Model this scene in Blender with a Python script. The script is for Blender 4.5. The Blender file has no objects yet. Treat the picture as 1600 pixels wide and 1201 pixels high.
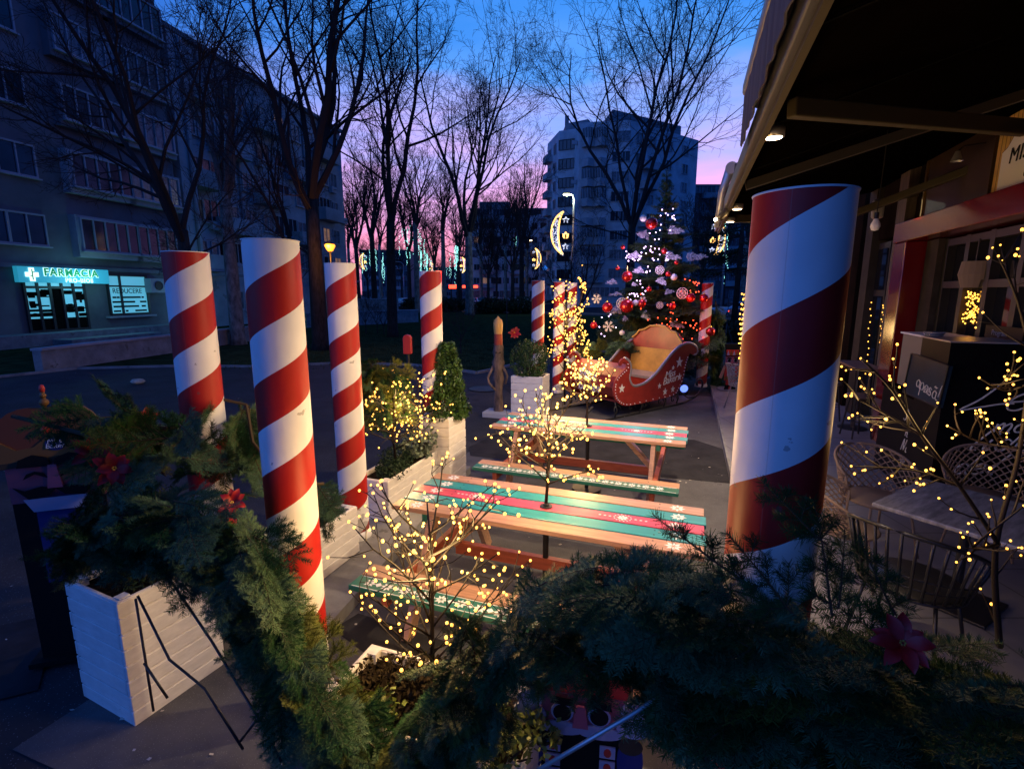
import bpy, math, random
from math import sin, cos, pi, radians, atan2, sqrt
from mathutils import Vector, Matrix, Quaternion
scene = bpy.context.scene
COL = scene.collection

# ---------------------------------------------------------------- camera
HC = 2.2
PITCH = math.atan(142.5/790.0)
cam_d = bpy.data.cameras.new('camera')
cam = bpy.data.objects.new('camera', cam_d); COL.objects.link(cam)
cam.location = (0, 0, HC); cam.rotation_euler = (pi/2-PITCH, 0, 0)
cam_d.sensor_width = 36.0; cam_d.lens = 36.0*790/1600; cam_d.clip_end = 2000; cam_d.clip_start = 0.05
scene.camera = cam

# ---------------------------------------------------------------- world: dusk sky
world = bpy.data.worlds.new('World'); scene.world = world; world.use_nodes = True
nt = world.node_tree; nt.nodes.clear()
def N(t, **k):
    n = nt.nodes.new(t)
    for a, b in k.items(): setattr(n, a, b)
    return n
L = nt.links.new
tc = N('ShaderNodeTexCoord'); sep = N('ShaderNodeSeparateXYZ'); L(tc.outputs['Generated'], sep.inputs[0])
ramp = N('ShaderNodeValToRGB')
els = [(0.0, (.50,.14,.20)), (.09, (.62,.20,.34)), (.18, (.52,.26,.52)), (.27, (.23,.25,.58)), (.37, (.055,.19,.54)), (.50, (.008,.13,.45)), (.75, (.004,.03,.17))]
cr = ramp.color_ramp
while len(cr.elements) < len(els): cr.elements.new(.5)
for e, (p, c) in zip(cr.elements, els): e.position = p; e.color = (*c, 1)
noise = N('ShaderNodeTexNoise'); noise.inputs['Scale'].default_value = 3.2; noise.inputs['Detail'].default_value = 6
mp = N('ShaderNodeMapping'); mp.inputs['Scale'].default_value = (1, 1, 4.5); L(tc.outputs['Generated'], mp.inputs[0]); L(mp.outputs[0], noise.inputs[0])
m1 = N('ShaderNodeMath', operation='MULTIPLY_ADD'); L(noise.outputs[0], m1.inputs[0]); m1.inputs[1].default_value = .26; m1.inputs[2].default_value = -.13
m2 = N('ShaderNodeMath', operation='ADD', use_clamp=True); L(sep.outputs[2], m2.inputs[0]); L(m1.outputs[0], m2.inputs[1]); L(m2.outputs[0], ramp.inputs[0])
# second ramp: the sky turned away from the afterglow
ramp2 = N('ShaderNodeValToRGB'); cr = ramp2.color_ramp
els = [(0.0, (.010,.04,.24)), (.3, (.005,.055,.30)), (.6, (.004,.045,.25)), (1., (.004,.03,.17))]
while len(cr.elements) < len(els): cr.elements.new(.5)
for e, (p, c) in zip(cr.elements, els): e.position = p; e.color = (*c, 1)
L(m2.outputs[0], ramp2.inputs[0])
dot = N('ShaderNodeVectorMath', operation='DOT_PRODUCT'); L(tc.outputs['Generated'], dot.inputs[0]); dot.inputs[1].default_value = (.16, .987, 0)
mr = N('ShaderNodeMapRange', interpolation_type='SMOOTHSTEP'); L(dot.outputs['Value'], mr.inputs[0]); mr.inputs[1].default_value = .55; mr.inputs[2].default_value = .97
mix = N('ShaderNodeMix', data_type='RGBA'); L(mr.outputs[0], mix.inputs[0]); L(ramp2.outputs[0], mix.inputs[6]); L(ramp.outputs[0], mix.inputs[7])
sky = N('ShaderNodeTexSky', sky_type='NISHITA'); sky.sun_disc = False; sky.sun_elevation = radians(-4); sky.sun_rotation = radians(5)
add = N('ShaderNodeMix', data_type='RGBA', blend_type='ADD'); add.inputs[0].default_value = .05; L(mix.outputs[2], add.inputs[6]); L(sky.outputs[0], add.inputs[7])
bg = N('ShaderNodeBackground'); bg.inputs[1].default_value = 1.75; L(add.outputs[2], bg.inputs[0])
wo = N('ShaderNodeOutputWorld'); L(bg.outputs[0], wo.inputs[0])
scene.view_settings.view_transform = 'Standard'; scene.view_settings.look = 'None'; scene.view_settings.gamma = 1
scene.view_settings.exposure = 0.25
try:
    scene.cycles.use_denoising = True
    scene.cycles.max_bounces = 5; scene.cycles.diffuse_bounces = 2; scene.cycles.glossy_bounces = 2
    scene.cycles.sample_clamp_indirect = 4.0
except Exception: pass

# last light of the sky from behind the left shoulder, very soft
sd = bpy.data.lights.new('dusk_sun', 'SUN'); sd.energy = 0.52; sd.angle = radians(60); sd.color = (.13, .30, 1.0)
so = bpy.data.objects.new('dusk_sun', sd); COL.objects.link(so)
so.rotation_euler = Vector((-.82, -.50, .34)).to_track_quat('Z', 'Y').to_euler()

# ---------------------------------------------------------------- picture ray -> place (only used to measure positions)
CP, SP = cos(PITCH), sin(PITCH)
def ray(x, y):
    u = (x-800)/790.; v = -(y-600.5)/790.
    return Vector((u, CP+v*SP, -SP+v*CP))
def G(x, y, z=0.0):
    d = ray(x, y); t = (z-HC)/d.z; return Vector((d.x*t, d.y*t, z))
def Y(x, y, Yd):
    d = ray(x, y); t = Yd/d.y; return Vector((d.x*t, Yd, HC+d.z*t))
ANG = radians(-19.1)
RX = Vector((cos(ANG), sin(ANG), 0)); TX = Vector((-sin(ANG), cos(ANG), 0))
def S(a, b, z=0.0): return RX*a + TX*b + Vector((0, 0, z))   # a: towards the restaurant wall, b: along it

# ---------------------------------------------------------------- materials
MATS = {}
def mat(name, col, rough=.6, metal=0., noise_s=0, noise_a=0., bump=0., emit=None, estr=0., spec=None, col2=None, coat=0., alpha=None, trans=0., stretch=None):
    if name in MATS: return MATS[name]
    m = bpy.data.materials.new(name); m.use_nodes = True; n = m.node_tree; b = n.nodes['Principled BSDF']
    b.inputs['Base Color'].default_value = (*col, 1); b.inputs['Roughness'].default_value = rough; b.inputs['Metallic'].default_value = metal
    if spec is not None: b.inputs['Specular IOR Level'].default_value = spec
    if coat: b.inputs['Coat Weight'].default_value = coat; b.inputs['Coat Roughness'].default_value = .15
    if trans: b.inputs['Transmission Weight'].default_value = trans
    if noise_s:
        t = n.nodes.new('ShaderNodeTexCoord'); q = n.nodes.new('ShaderNodeTexNoise'); q.inputs['Scale'].default_value = noise_s; q.inputs['Detail'].default_value = 6; q.inputs['Roughness'].default_value = .65
        src = t.outputs['Object']
        if stretch:
            mm = n.nodes.new('ShaderNodeMapping'); mm.inputs['Scale'].default_value = stretch; n.links.new(src, mm.inputs[0]); src = mm.outputs[0]
        n.links.new(src, q.inputs['Vector'])
        r = n.nodes.new('ShaderNodeValToRGB'); n.links.new(q.outputs[0], r.inputs[0])
        c2 = col2 or tuple(c*(1-noise_a) for c in col)
        r.color_ramp.elements[0].position = .35; r.color_ramp.elements[1].position = .68
        r.color_ramp.elements[0].color = (*c2, 1); r.color_ramp.elements[1].color = (*tuple(min(1, c*(1+noise_a*.4)) for c in col), 1)
        n.links.new(r.outputs[0], b.inputs['Base Color'])
        if bump:
            bp = n.nodes.new('ShaderNodeBump'); bp.inputs['Strength'].default_value = bump; bp.inputs['Distance'].default_value = .02
            n.links.new(q.outputs[0], bp.inputs['Height']); n.links.new(bp.outputs[0], b.inputs['Normal'])
    if emit:
        b.inputs['Emission Color'].default_value = (*emit, 1); b.inputs['Emission Strength'].default_value = estr
    MATS[name] = m; return m
def noemitsample(m):
    try: m.cycles.emission_sampling = 'NONE'
    except Exception: pass
    return m
asphalt = mat('asphalt', (.040,.040,.044), .8, noise_s=1.3, noise_a=.35, bump=.3)
def speckle(m, scale=60, col=(.16,.16,.17)):
    n = m.node_tree; b = n.nodes['Principled BSDF']; src = b.inputs['Base Color'].links[0].from_socket
    t = n.nodes.new('ShaderNodeTexCoord'); v = n.nodes.new('ShaderNodeTexVoronoi'); v.inputs['Scale'].default_value = scale; n.links.new(t.outputs['Object'], v.inputs[0])
    c = n.nodes.new('ShaderNodeMath'); c.operation = 'LESS_THAN'; c.inputs[1].default_value = .16; n.links.new(v.outputs['Distance'], c.inputs[0])
    x = n.nodes.new('ShaderNodeMix'); x.data_type = 'RGBA'; n.links.new(c.outputs[0], x.inputs[0]); n.links.new(src, x.inputs[6]); x.inputs[7].default_value = (*col, 1)
    n.links.new(x.outputs[2], b.inputs['Base Color'])
speckle(asphalt)
asphalt_dark = mat('asphalt_dark', (.028,.028,.032), .85, noise_s=4, noise_a=.4, bump=.3)
paving = mat('terrace_asphalt', (.10,.10,.105), .75, noise_s=2.2, noise_a=.3, bump=.3); speckle(paving, 90, (.19,.19,.19))
tile = mat('platform_tile', (.21,.205,.21), .5, noise_s=3, noise_a=.15)
def wear(m, scale, thr, col):
    n = m.node_tree; b = n.nodes['Principled BSDF']; src = b.inputs['Base Color'].links[0].from_socket
    t = n.nodes.new('ShaderNodeTexCoord'); q = n.nodes.new('ShaderNodeTexNoise'); q.inputs['Scale'].default_value = scale; q.inputs['Detail'].default_value = 9; q.inputs['Roughness'].default_value = .7
    n.links.new(t.outputs['Object'], q.inputs['Vector'])
    c = n.nodes.new('ShaderNodeMath'); c.operation = 'GREATER_THAN'; c.inputs[1].default_value = thr; n.links.new(q.outputs[0], c.inputs[0])
    x = n.nodes.new('ShaderNodeMix'); x.data_type = 'RGBA'; n.links.new(c.outputs[0], x.inputs[0]); n.links.new(src, x.inputs[6]); x.inputs[7].default_value = (*col, 1)
    n.links.new(x.outputs[2], b.inputs['Base Color'])
def brickify(m, w, h, mortar, gap=.01, offset=0.0):
    n = m.node_tree; b = n.nodes['Principled BSDF']; src = b.inputs['Base Color'].links[0].from_socket
    t = n.nodes.new('ShaderNodeTexCoord'); k = n.nodes.new('ShaderNodeTexBrick'); k.inputs['Scale'].default_value = 1; k.offset = offset
    k.inputs['Brick Width'].default_value = w; k.inputs['Row Height'].default_value = h; k.inputs['Mortar Size'].default_value = gap; k.inputs['Mortar Smooth'].default_value = .1
    n.links.new(t.outputs['Object'], k.inputs[0]); n.links.new(src, k.inputs['Color1']); n.links.new(src, k.inputs['Color2']); k.inputs['Mortar'].default_value = (*mortar, 1)
    n.links.new(k.outputs[0], b.inputs['Base Color'])
brickify(tile, .6, .6, (.1,.1,.1), .008)
concrete = mat('concrete', (.26,.26,.25), .85, noise_s=2.5, noise_a=.35, bump=.4)
grassm = mat('winter_lawn', (.035,.055,.022), .95, noise_s=1.7, noise_a=.55, bump=.9)
bladem = mat('grass_blade', (.05,.08,.03), .8)
stucco = mat('stucco', (.16,.16,.17), .9, noise_s=.35, noise_a=.35, bump=.2)
stucco2 = mat('pale_stucco', (.36,.36,.37), .9, noise_s=.5, noise_a=.3, bump=.2)
stucco3 = mat('grey_stucco', (.22,.22,.23), .9, noise_s=.4, noise_a=.3)
frame_w = mat('white_frame', (.30,.31,.33), .5)
frame_d = mat('dark_frame', (.03,.03,.03), .4)
pane_d = mat('dark_pane', (.015,.018,.022), .08, spec=.6)
pane_m = mat('curtained_pane', (.16,.17,.19), .25, noise_s=3, noise_a=.6)
pane_warm = mat('lit_pane', (.4,.3,.2), .3, emit=(1,.50,.22), estr=.13)
pane_cyan = mat('shop_pane', (.2,.4,.5), .3, emit=(.12,.55,.75), estr=.55)
bark = mat('dark_bark', (.045,.038,.032), .9, noise_s=14, noise_a=.5, bump=.7, stretch=(1,1,.25))
bark_p = mat('plane_bark', (.24,.22,.18), .85, noise_s=5, noise_a=.65, bump=.3, stretch=(1,1,.5))
twigm = mat('twig_bark', (.04,.034,.032), .9)
white_wood = mat('white_painted_wood', (.74,.71,.66), .5, noise_s=9, noise_a=.13, bump=.15, stretch=(1,1,3))
soil = mat('soil', (.03,.022,.015), .95, noise_s=20, noise_a=.6, bump=1)
wood = mat('varnished_pine', (.52,.29,.17), .38, noise_s=5, noise_a=.35, stretch=(.6,9,9), coat=.3)
wood_red = mat('red_stained_wood', (.42,.10,.05), .45, noise_s=5, noise_a=.3, stretch=(1,8,8))
teal = mat('teal_paint', (.03,.30,.31), .35, noise_s=3, noise_a=.18, coat=.3, stretch=(.6,6,6))
pink = mat('pink_paint', (.66,.075,.12), .35, noise_s=3, noise_a=.18, coat=.3, stretch=(.6,6,6))
green = mat('green_paint', (.02,.15,.10), .35, noise_s=3, noise_a=.2, coat=.3)
white_p = mat('white_paint', (.8,.8,.8), .5)
black_m = mat('black_metal', (.012,.012,.014), .4, spec=.5)
needle = mat('fir_needle', (.026,.082,.022), .45, noise_s=4, noise_a=.5)
needle_b = mat('glaucous_needle', (.075,.15,.065), .5, noise_s=4, noise_a=.4)
needle_y = mat('yellow_green_needle', (.10,.12,.02), .5, noise_s=4, noise_a=.4)
needle_s = mat('flocked_needle', (.72,.72,.74), .8, noise_s=6, noise_a=.2)
stem_m = mat('fir_twig', (.07,.05,.03), .8)
leaf = mat('box_leaf', (.045,.10,.022), .4, noise_s=6, noise_a=.5)
leaf_y = mat('variegated_leaf', (.20,.26,.05), .45, noise_s=9, noise_a=.5)
leaf_d = mat('dark_leaf', (.02,.04,.02), .5, noise_s=5, noise_a=.5)
leaf_dry = mat('dry_stems', (.045,.035,.02), .9, noise_s=8, noise_a=.5)
red_paint = mat('sleigh_red', (.36,.035,.022), .42, noise_s=5, noise_a=.25, coat=.2)
gold_paint = mat('sleigh_gold', (.62,.33,.06), .45, noise_s=3, noise_a=.3)
silver = mat('grey_rail', (.45,.44,.46), .35, metal=.5)
iron = mat('wrought_iron', (.02,.02,.02), .5, noise_s=8, noise_a=.3)
bauble_r = mat('red_bauble', (.55,.012,.012), .12, metal=.6, coat=.5)
bauble_w = mat('white_bauble', (.75,.74,.72), .3)
ornw = mat('white_wood_ornament', (.8,.78,.74), .6)
goldm = mat('gold_cap', (.8,.55,.15), .3, metal=1)
bulb_w = noemitsample(mat('warm_led', (1,.7,.3), .4, emit=(1,.42,.05), estr=3.6))
bulb_p = noemitsample(mat('cool_led', (.8,.7,1), .4, emit=(.85,.55,1), estr=5.))
bulb_r = noemitsample(mat('red_led', (1,.1,.05), .4, emit=(1,.07,.02), estr=5.))
led_g = noemitsample(mat('icicle_led', (.6,1,.9), .4, emit=(.3,.85,.75), estr=1.6))
lamp_w = noemitsample(mat('lamp_glow', (1,.8,.5), .4, emit=(1,.72,.42), estr=14.))
lamp_o = noemitsample(mat('orange_glow', (1,.5,.1), .4, emit=(1,.27,.02), estr=2.6))
lamp_c = noemitsample(mat('street_glow', (1,1,.8), .4, emit=(.95,.95,.6), estr=10.))
moon_o = noemitsample(mat('moon_outline', (1,.6,.2), .4, emit=(1,.52,.13), estr=2.6))
moon_f = noemitsample(mat('moon_filling', (.9,.9,1), .4, emit=(.55,.6,.75), estr=.9))
red_l = noemitsample(mat('red_light', (1,.1,.05), .4, emit=(1,.05,.02), estr=4.))
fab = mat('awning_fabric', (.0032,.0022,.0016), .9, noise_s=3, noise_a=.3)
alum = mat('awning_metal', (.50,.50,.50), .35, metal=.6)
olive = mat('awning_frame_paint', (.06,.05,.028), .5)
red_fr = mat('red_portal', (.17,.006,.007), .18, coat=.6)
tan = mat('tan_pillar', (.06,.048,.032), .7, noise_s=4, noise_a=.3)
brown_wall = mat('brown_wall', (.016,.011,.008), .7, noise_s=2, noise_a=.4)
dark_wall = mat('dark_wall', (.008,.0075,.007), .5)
glass_d = mat('dark_glass', (.01,.011,.013), .04, spec=.8)
ybrick = mat('yellow_brick', (.65,.40,.10), .7, noise_s=4, noise_a=.3); brickify(ybrick, .16, .07, (.10,.06,.02), .006, .5)
marble = mat('marble', (.34,.33,.32), .2, noise_s=5, noise_a=.45, stretch=(1,5,1))
rattan = mat('beige_resin', (.27,.19,.13), .5)
greyres = mat('grey_resin', (.25,.22,.20), .5)
blackres = mat('black_resin', (.015,.015,.016), .35)
chalk = mat('blackboard', (.004,.004,.0045), .45)
chalkw = mat('chalk_paint', (.62,.60,.55), .7)
screen_b = mat('blue_panel', (.012,.035,.06), .3, noise_s=3, noise_a=.5)
poin = mat('poinsettia', (.42,.004,.004), .5, noise_s=9, noise_a=.4)
skin = mat('pink_face_paint', (.26,.07,.10), .6)
hatm = mat('ochre_paint', (.20,.09,.015), .6)
hato = mat('orange_paint', (.20,.05,.01), .6)
blue_p = mat('blue_paint', (.03,.04,.16), .6)
lilac = mat('pale_lilac_paint', (.32,.33,.46), .6)
black_p = mat('black_paint', (.01,.01,.01), .6)
red_p = mat('red_paint', (.5,.03,.02), .5)
carw = mat('silver_car_paint', (.55,.57,.62), .3, metal=.4, coat=.6)
card = mat('dark_car_paint', (.03,.035,.05), .3, metal=.4, coat=.6)
rubber = mat('tyre', (.015,.015,.015), .8)
wax = mat('candle_flame_paint', (.80,.42,.10), .4)
wax_r = mat('candle_red', (.45,.06,.02), .5, noise_s=6, noise_a=.4)
carved = mat('carved_log', (.17,.11,.085), .75, noise_s=11, noise_a=.75, bump=1, stretch=(1,1,.35))

# candy stripe
def stripe_mat(PER, nm='candy_stripe'):
    m = bpy.data.materials.new(nm); m.use_nodes = True; n = m.node_tree; b = n.nodes['Principled BSDF']
    t = n.nodes.new('ShaderNodeTexCoord'); s = n.nodes.new('ShaderNodeSeparateXYZ'); n.links.new(t.outputs['Object'], s.inputs[0])
    def M(op, a, c=None):
        k = n.nodes.new('ShaderNodeMath'); k.operation = op
        for i, q in enumerate((a, c)):
            if q is None: continue
            if isinstance(q, (int, float)): k.inputs[i].default_value = q
            else: n.links.new(q, k.inputs[i])
        return k.outputs[0]
    ang = M('DIVIDE', M('ARCTAN2', s.outputs[1], s.outputs[0]), 2*pi)
    fr = M('FRACT', M('ADD', M('SUBTRACT', M('DIVIDE', s.outputs[2], PER), ang), 10.0))
    dd = M('ABSOLUTE', M('SUBTRACT', fr, .5))
    k = M('LESS_THAN', dd, .25)
    x = n.nodes.new('ShaderNodeMix'); x.data_type = 'RGBA'; n.links.new(k, x.inputs[0]); x.inputs[6].default_value = (.84,.83,.81,1); x.inputs[7].default_value = (.42,.014,.010,1)
    nz = n.nodes.new('ShaderNodeTexNoise'); nz.inputs['Scale'].default_value = 6; n.links.new(t.outputs['Object'], nz.inputs[0])
    mu = n.nodes.new('ShaderNodeMix'); mu.data_type = 'RGBA'; mu.blend_type = 'MULTIPLY'; mu.inputs[0].default_value = .22; n.links.new(x.outputs[2], mu.inputs[6]); n.links.new(nz.outputs[0], mu.inputs[7])
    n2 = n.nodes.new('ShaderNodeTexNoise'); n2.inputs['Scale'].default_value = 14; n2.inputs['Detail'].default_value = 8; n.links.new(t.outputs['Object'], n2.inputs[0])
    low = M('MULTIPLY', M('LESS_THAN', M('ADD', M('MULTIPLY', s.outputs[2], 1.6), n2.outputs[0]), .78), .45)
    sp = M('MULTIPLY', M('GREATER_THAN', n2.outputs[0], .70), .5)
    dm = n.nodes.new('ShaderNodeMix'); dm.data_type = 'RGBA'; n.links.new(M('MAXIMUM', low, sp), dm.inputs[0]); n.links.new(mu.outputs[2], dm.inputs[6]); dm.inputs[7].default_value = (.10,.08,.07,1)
    seam = M('LESS_THAN', M('ABSOLUTE', M('ADD', ang, .13)), .0016)
    sm_ = n.nodes.new('ShaderNodeMix'); sm_.data_type = 'RGBA'; n.links.new(M('MULTIPLY', seam, .25), sm_.inputs[0]); n.links.new(dm.outputs[2], sm_.inputs[6]); sm_.inputs[7].default_value = (.2,.15,.13,1)
    bp = n.nodes.new('ShaderNodeBump'); bp.inputs['Strength'].default_value = .12; bp.inputs['Distance'].default_value = .02; nb = n.nodes.new('ShaderNodeTexNoise'); nb.inputs['Scale'].default_value = 9; n.links.new(t.outputs['Object'], nb.inputs[0]); n.links.new(nb.outputs[0], bp.inputs['Height']); n.links.new(bp.outputs[0], b.inputs['Normal'])
    n.links.new(sm_.outputs[2], b.inputs['Base Color']); b.inputs['Roughness'].default_value = .38
    rr = M('MULTIPLY_ADD', nz.outputs[0], .2); n.links.new(rr, b.inputs['Roughness']); rr.node.inputs[2].default_value = .38; b.inputs['Specular IOR Level'].default_value = .35
    return m
PER = .432
stripe = stripe_mat(PER); stripe_big = stripe_mat(.445, 'candy_stripe_tight')
col_white = mat('column_white', (.72,.71,.69), .45, noise_s=6, noise_a=.12)

for _m in (teal, pink, green): wear(_m, 7, .665, (.34,.19,.11))
wear(white_wood, 9, .69, (.22,.17,.12)); wear(wood, 6, .68, (.20,.10,.05)); wear(red_paint, 6, .69, (.16,.05,.04)); wear(concrete, 3, .62, (.13,.13,.12))
wear(asphalt, .9, .62, (.026,.026,.029)); wear(paving, 1.1, .63, (.055,.055,.06)); wear(stucco, .25, .60, (.115,.115,.12)); wear(stucco2, .3, .62, (.24,.24,.24))
for _m, _s in ((asphalt,.2),(asphalt_dark,.15),(paving,.25),(concrete,.15),(grassm,0),(bladem,.1),(stucco,.08),(stucco2,.08),(stucco3,.08),(bark,.05),(bark_p,.08),(twigm,0),(soil,0),(needle,.12),(needle_b,.2),(needle_y,.15),(needle_s,.1),(stem_m,.1),(leaf,.3),(leaf_d,.1),(leaf_dry,0),(fab,0),(brown_wall,0),(dark_wall,0),(tan,.1),(olive,.2),(frame_d,.3),(chalk,.1),(black_p,.1),(blue_p,.1),(rattan,.2)):
    _m.node_tree.nodes['Principled BSDF'].inputs['Specular IOR Level'].default_value = _s
# ---------------------------------------------------------------- mesh builder
class MB:
    def __init__(s): s.v = []; s.f = []; s.m = []; s.cur = 0
    def add(s, vs, fs):
        o = len(s.v); s.v.extend(vs)
        for f in fs: s.f.append(tuple(i+o for i in f)); s.m.append(s.cur)
    def box(s, c, d, rz=0, R=None):
        x, y, z = d[0]/2, d[1]/2, d[2]/2; c = Vector(c)
        R = R or Matrix.Rotation(rz, 3, 'Z')
        vs = [c+R@Vector(p) for p in ((-x,-y,-z),(x,-y,-z),(x,y,-z),(-x,y,-z),(-x,-y,z),(x,-y,z),(x,y,z),(-x,y,z))]
        s.add(vs, [(0,3,2,1),(4,5,6,7),(0,1,5,4),(1,2,6,5),(2,3,7,6),(3,0,4,7)]); return s
    def bar(s, p, q, w, h=None, up=(0,0,1)):
        p, q = Vector(p), Vector(q); h = h or w; d = (q-p); l = d.length
        if l < 1e-6: return s
        d /= l; u = Vector(up)
        if abs(d.dot(u)) > .98: u = Vector((0,1,0))
        sd_ = d.cross(u).normalized(); u2 = sd_.cross(d)
        vs = [a+sd_*x*w/2+u2*z*h/2 for a in (p, q) for x, z in ((-1,-1),(1,-1),(1,1),(-1,1))]
        s.add(vs, [(3,2,1,0),(4,5,6,7),(0,1,5,4),(1,2,6,5),(2,3,7,6),(3,0,4,7)]); return s
    def tube(s, pts, rs, k=6, cap=True):
        pts = [Vector(p) for p in pts]; n = len(pts)
        if isinstance(rs, (int, float)): rs = [rs]*n
        o = len(s.v); ref = None
        for i, p in enumerate(pts):
            d = (pts[min(i+1, n-1)]-pts[max(i-1, 0)])
            if d.length < 1e-9: d = Vector((0,0,1))
            d.normalize()
            if ref is None: ref = Vector((1,0,0)) if abs(d.x) < .8 else Vector((0,1,0))
            a = d.cross(ref).normalized(); b = a.cross(d); ref = -(d.cross(a)) if False else b.cross(d)*0+ref
            for j in range(k):
                t = 2*pi*j/k; s.v.append(p+(a*cos(t)+b*sin(t))*rs[i])
        for i in range(n-1):
            for j in range(k):
                s.f.append((o+i*k+j, o+i*k+(j+1)%k, o+(i+1)*k+(j+1)%k, o+(i+1)*k+j)); s.m.append(s.cur)
        if cap and k > 3:
            s.f.append(tuple(o+j for j in reversed(range(k)))); s.m.append(s.cur)
            s.f.append(tuple(o+(n-1)*k+j for j in range(k))); s.m.append(s.cur)
        return s
    def lathe(s, prof, k=24, c=(0,0,0), close=False):
        c = Vector(c); n = len(prof); o = len(s.v)
        for r, z in prof:
            for j in range(k):
                t = 2*pi*j/k; s.v.append(c+Vector((r*cos(t), r*sin(t), z)))
        for i in range(n-1):
            for j in range(k):
                s.f.append((o+i*k+j, o+i*k+(j+1)%k, o+(i+1)*k+(j+1)%k, o+(i+1)*k+j)); s.m.append(s.cur)
        return s
    def ball(s, c, r, k=8, sc=(1,1,1)):
        c = Vector(c); n = max(3, k//2); o = len(s.v)
        for i in range(n+1):
            ph = pi*i/n
            for j in range(k):
                t = 2*pi*j/k; s.v.append(c+Vector((r*sin(ph)*cos(t)*sc[0], r*sin(ph)*sin(t)*sc[1], -r*cos(ph)*sc[2])))
        for i in range(n):
            for j in range(k):
                s.f.append((o+i*k+j, o+i*k+(j+1)%k, o+(i+1)*k+(j+1)%k, o+(i+1)*k+j)); s.m.append(s.cur)
        return s
    def prism(s, pts2, th, O=(0,0,0), ux=(1,0,0), uy=(0,0,1)):
        """outline in a plane with thickness th behind it"""
        O, ux, uy = Vector(O), Vector(ux), Vector(uy); nn = ux.cross(uy).normalized()
        n = len(pts2)
        ar = sum(pts2[i][0]*pts2[(i+1) % n][1]-pts2[(i+1) % n][0]*pts2[i][1] for i in range(n))
        if ar < 0: pts2 = list(reversed(pts2))
        fr = [O+ux*x+uy*y for x, y in pts2]; bk = [p-nn*th for p in fr]
        s.add(fr+bk, [tuple(range(n)), tuple(reversed(range(n, 2*n)))]+[(i, n+i, n+(i+1) % n, (i+1) % n) for i in range(n)]); return s
    def build(s, name, m, parent=None, world=False, smooth=False, bevel=0):
        me = bpy.data.meshes.new(name)
        vs = s.v
        if parent is not None and world:
            inv = wmat(parent).inverted(); vs = [inv@Vector(v) for v in vs]
        me.from_pydata([tuple(v) for v in vs], [], s.f)
        for k in (m if isinstance(m, (list, tuple)) else [m]): me.materials.append(k)
        if isinstance(m, (list, tuple)): me.polygons.foreach_set('material_index', s.m)
        if smooth: me.polygons.foreach_set('use_smooth', [True]*len(me.polygons))
        me.update()
        o = bpy.data.objects.new(name, me); COL.objects.link(o)
        if parent is not None: o.parent = parent
        if bevel:
            b = o.modifiers.new('bevel', 'BEVEL'); b.width = bevel; b.segments = 2; b.limit_method = 'ANGLE'
        return o
def wmat(o):
    m = o.matrix_basis.copy()
    if o.parent: m = wmat(o.parent)@m
    return m
def tag(o, label=None, cat=None, group=None, kind=None):
    if label: o['label'] = label
    if cat: o['category'] = cat
    if group: o['group'] = group
    if kind: o['kind'] = kind
    return o
def thing(name, label, cat, loc=(0,0,0), rz=0., group=None):
    o = bpy.data.objects.new(name, None); COL.objects.link(o); o.location = loc; o.rotation_euler = (0,0,rz); o.empty_display_size = .1
    return tag(o, label, cat, group)
def struct(name, mb, m, smooth=False): return tag(mb.build(name, m, smooth=smooth), kind='structure')
def copyobj(o, parent=None, loc=None, rot=None, sc=None):
    c = o.copy(); COL.objects.link(c); c.parent = parent
    if loc is not None: c.location = loc
    if rot is not None: c.rotation_euler = rot
    if sc is not None: c.scale = (sc, sc, sc) if isinstance(sc, (int, float)) else sc
    return c
def copy_tree(o, parent=None, loc=None, rz=None, sc=None, label=None, group=None):
    c = o.copy(); COL.objects.link(c); c.parent = parent
    if loc is not None: c.location = loc
    if rz is not None: c.rotation_euler = (0,0,rz)
    if sc is not None: c.scale = (sc,)*3 if isinstance(sc, (int, float)) else sc
    if label: c['label'] = label
    if group: c['group'] = group
    for ch in [x for x in bpy.data.objects if x.parent == o]: copy_tree(ch, c)
    return c
def text(body, size, O, ux, uy, m, parent, name='lettering', ext=.003, align='LEFT', shear=0., offset=0., world=True, spacing=1.):
    c = bpy.data.curves.new('txt', 'FONT'); c.body = body; c.size = size; c.extrude = ext; c.align_x = align; c.shear = shear; c.offset = offset; c.space_character = spacing
    t = bpy.data.objects.new('txt', c); COL.objects.link(t)
    bpy.context.view_layer.update()
    me = bpy.data.meshes.new_from_object(t.evaluated_get(bpy.context.evaluated_depsgraph_get()))
    bpy.data.objects.remove(t)
    ux, uy = Vector(ux).normalized(), Vector(uy).normalized(); uz = ux.cross(uy)
    M = Matrix(((ux.x, uy.x, uz.x, O[0]), (ux.y, uy.y, uz.y, O[1]), (ux.z, uy.z, uz.z, O[2]), (0,0,0,1)))
    if parent is not None and world: M = wmat(parent).inverted()@M
    me.transform(M); me.materials.clear(); me.materials.append(m)
    o = bpy.data.objects.new(name, me); COL.objects.link(o); o.parent = parent
    return o
def point(name, loc, e, col, r=.1, parent=None, spot=None, blend=.6):
    l = bpy.data.lights.new(name, 'SPOT' if spot else 'POINT'); l.energy = e; l.color = col; l.shadow_soft_size = r
    if spot: l.spot_size = spot; l.spot_blend = blend
    o = bpy.data.objects.new(name, l); COL.objects.link(o)
    if parent is not None: o.parent = parent; o.location = wmat(parent).inverted()@Vector(loc)
    else: o.location = loc
    return o
WARM = (1.0, .60, .22)
def poly(pts, z): 
    mb = MB(); mb.add([Vector((p[0], p[1], z)) for p in pts], [tuple(range(len(pts)))]); return mb
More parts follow.
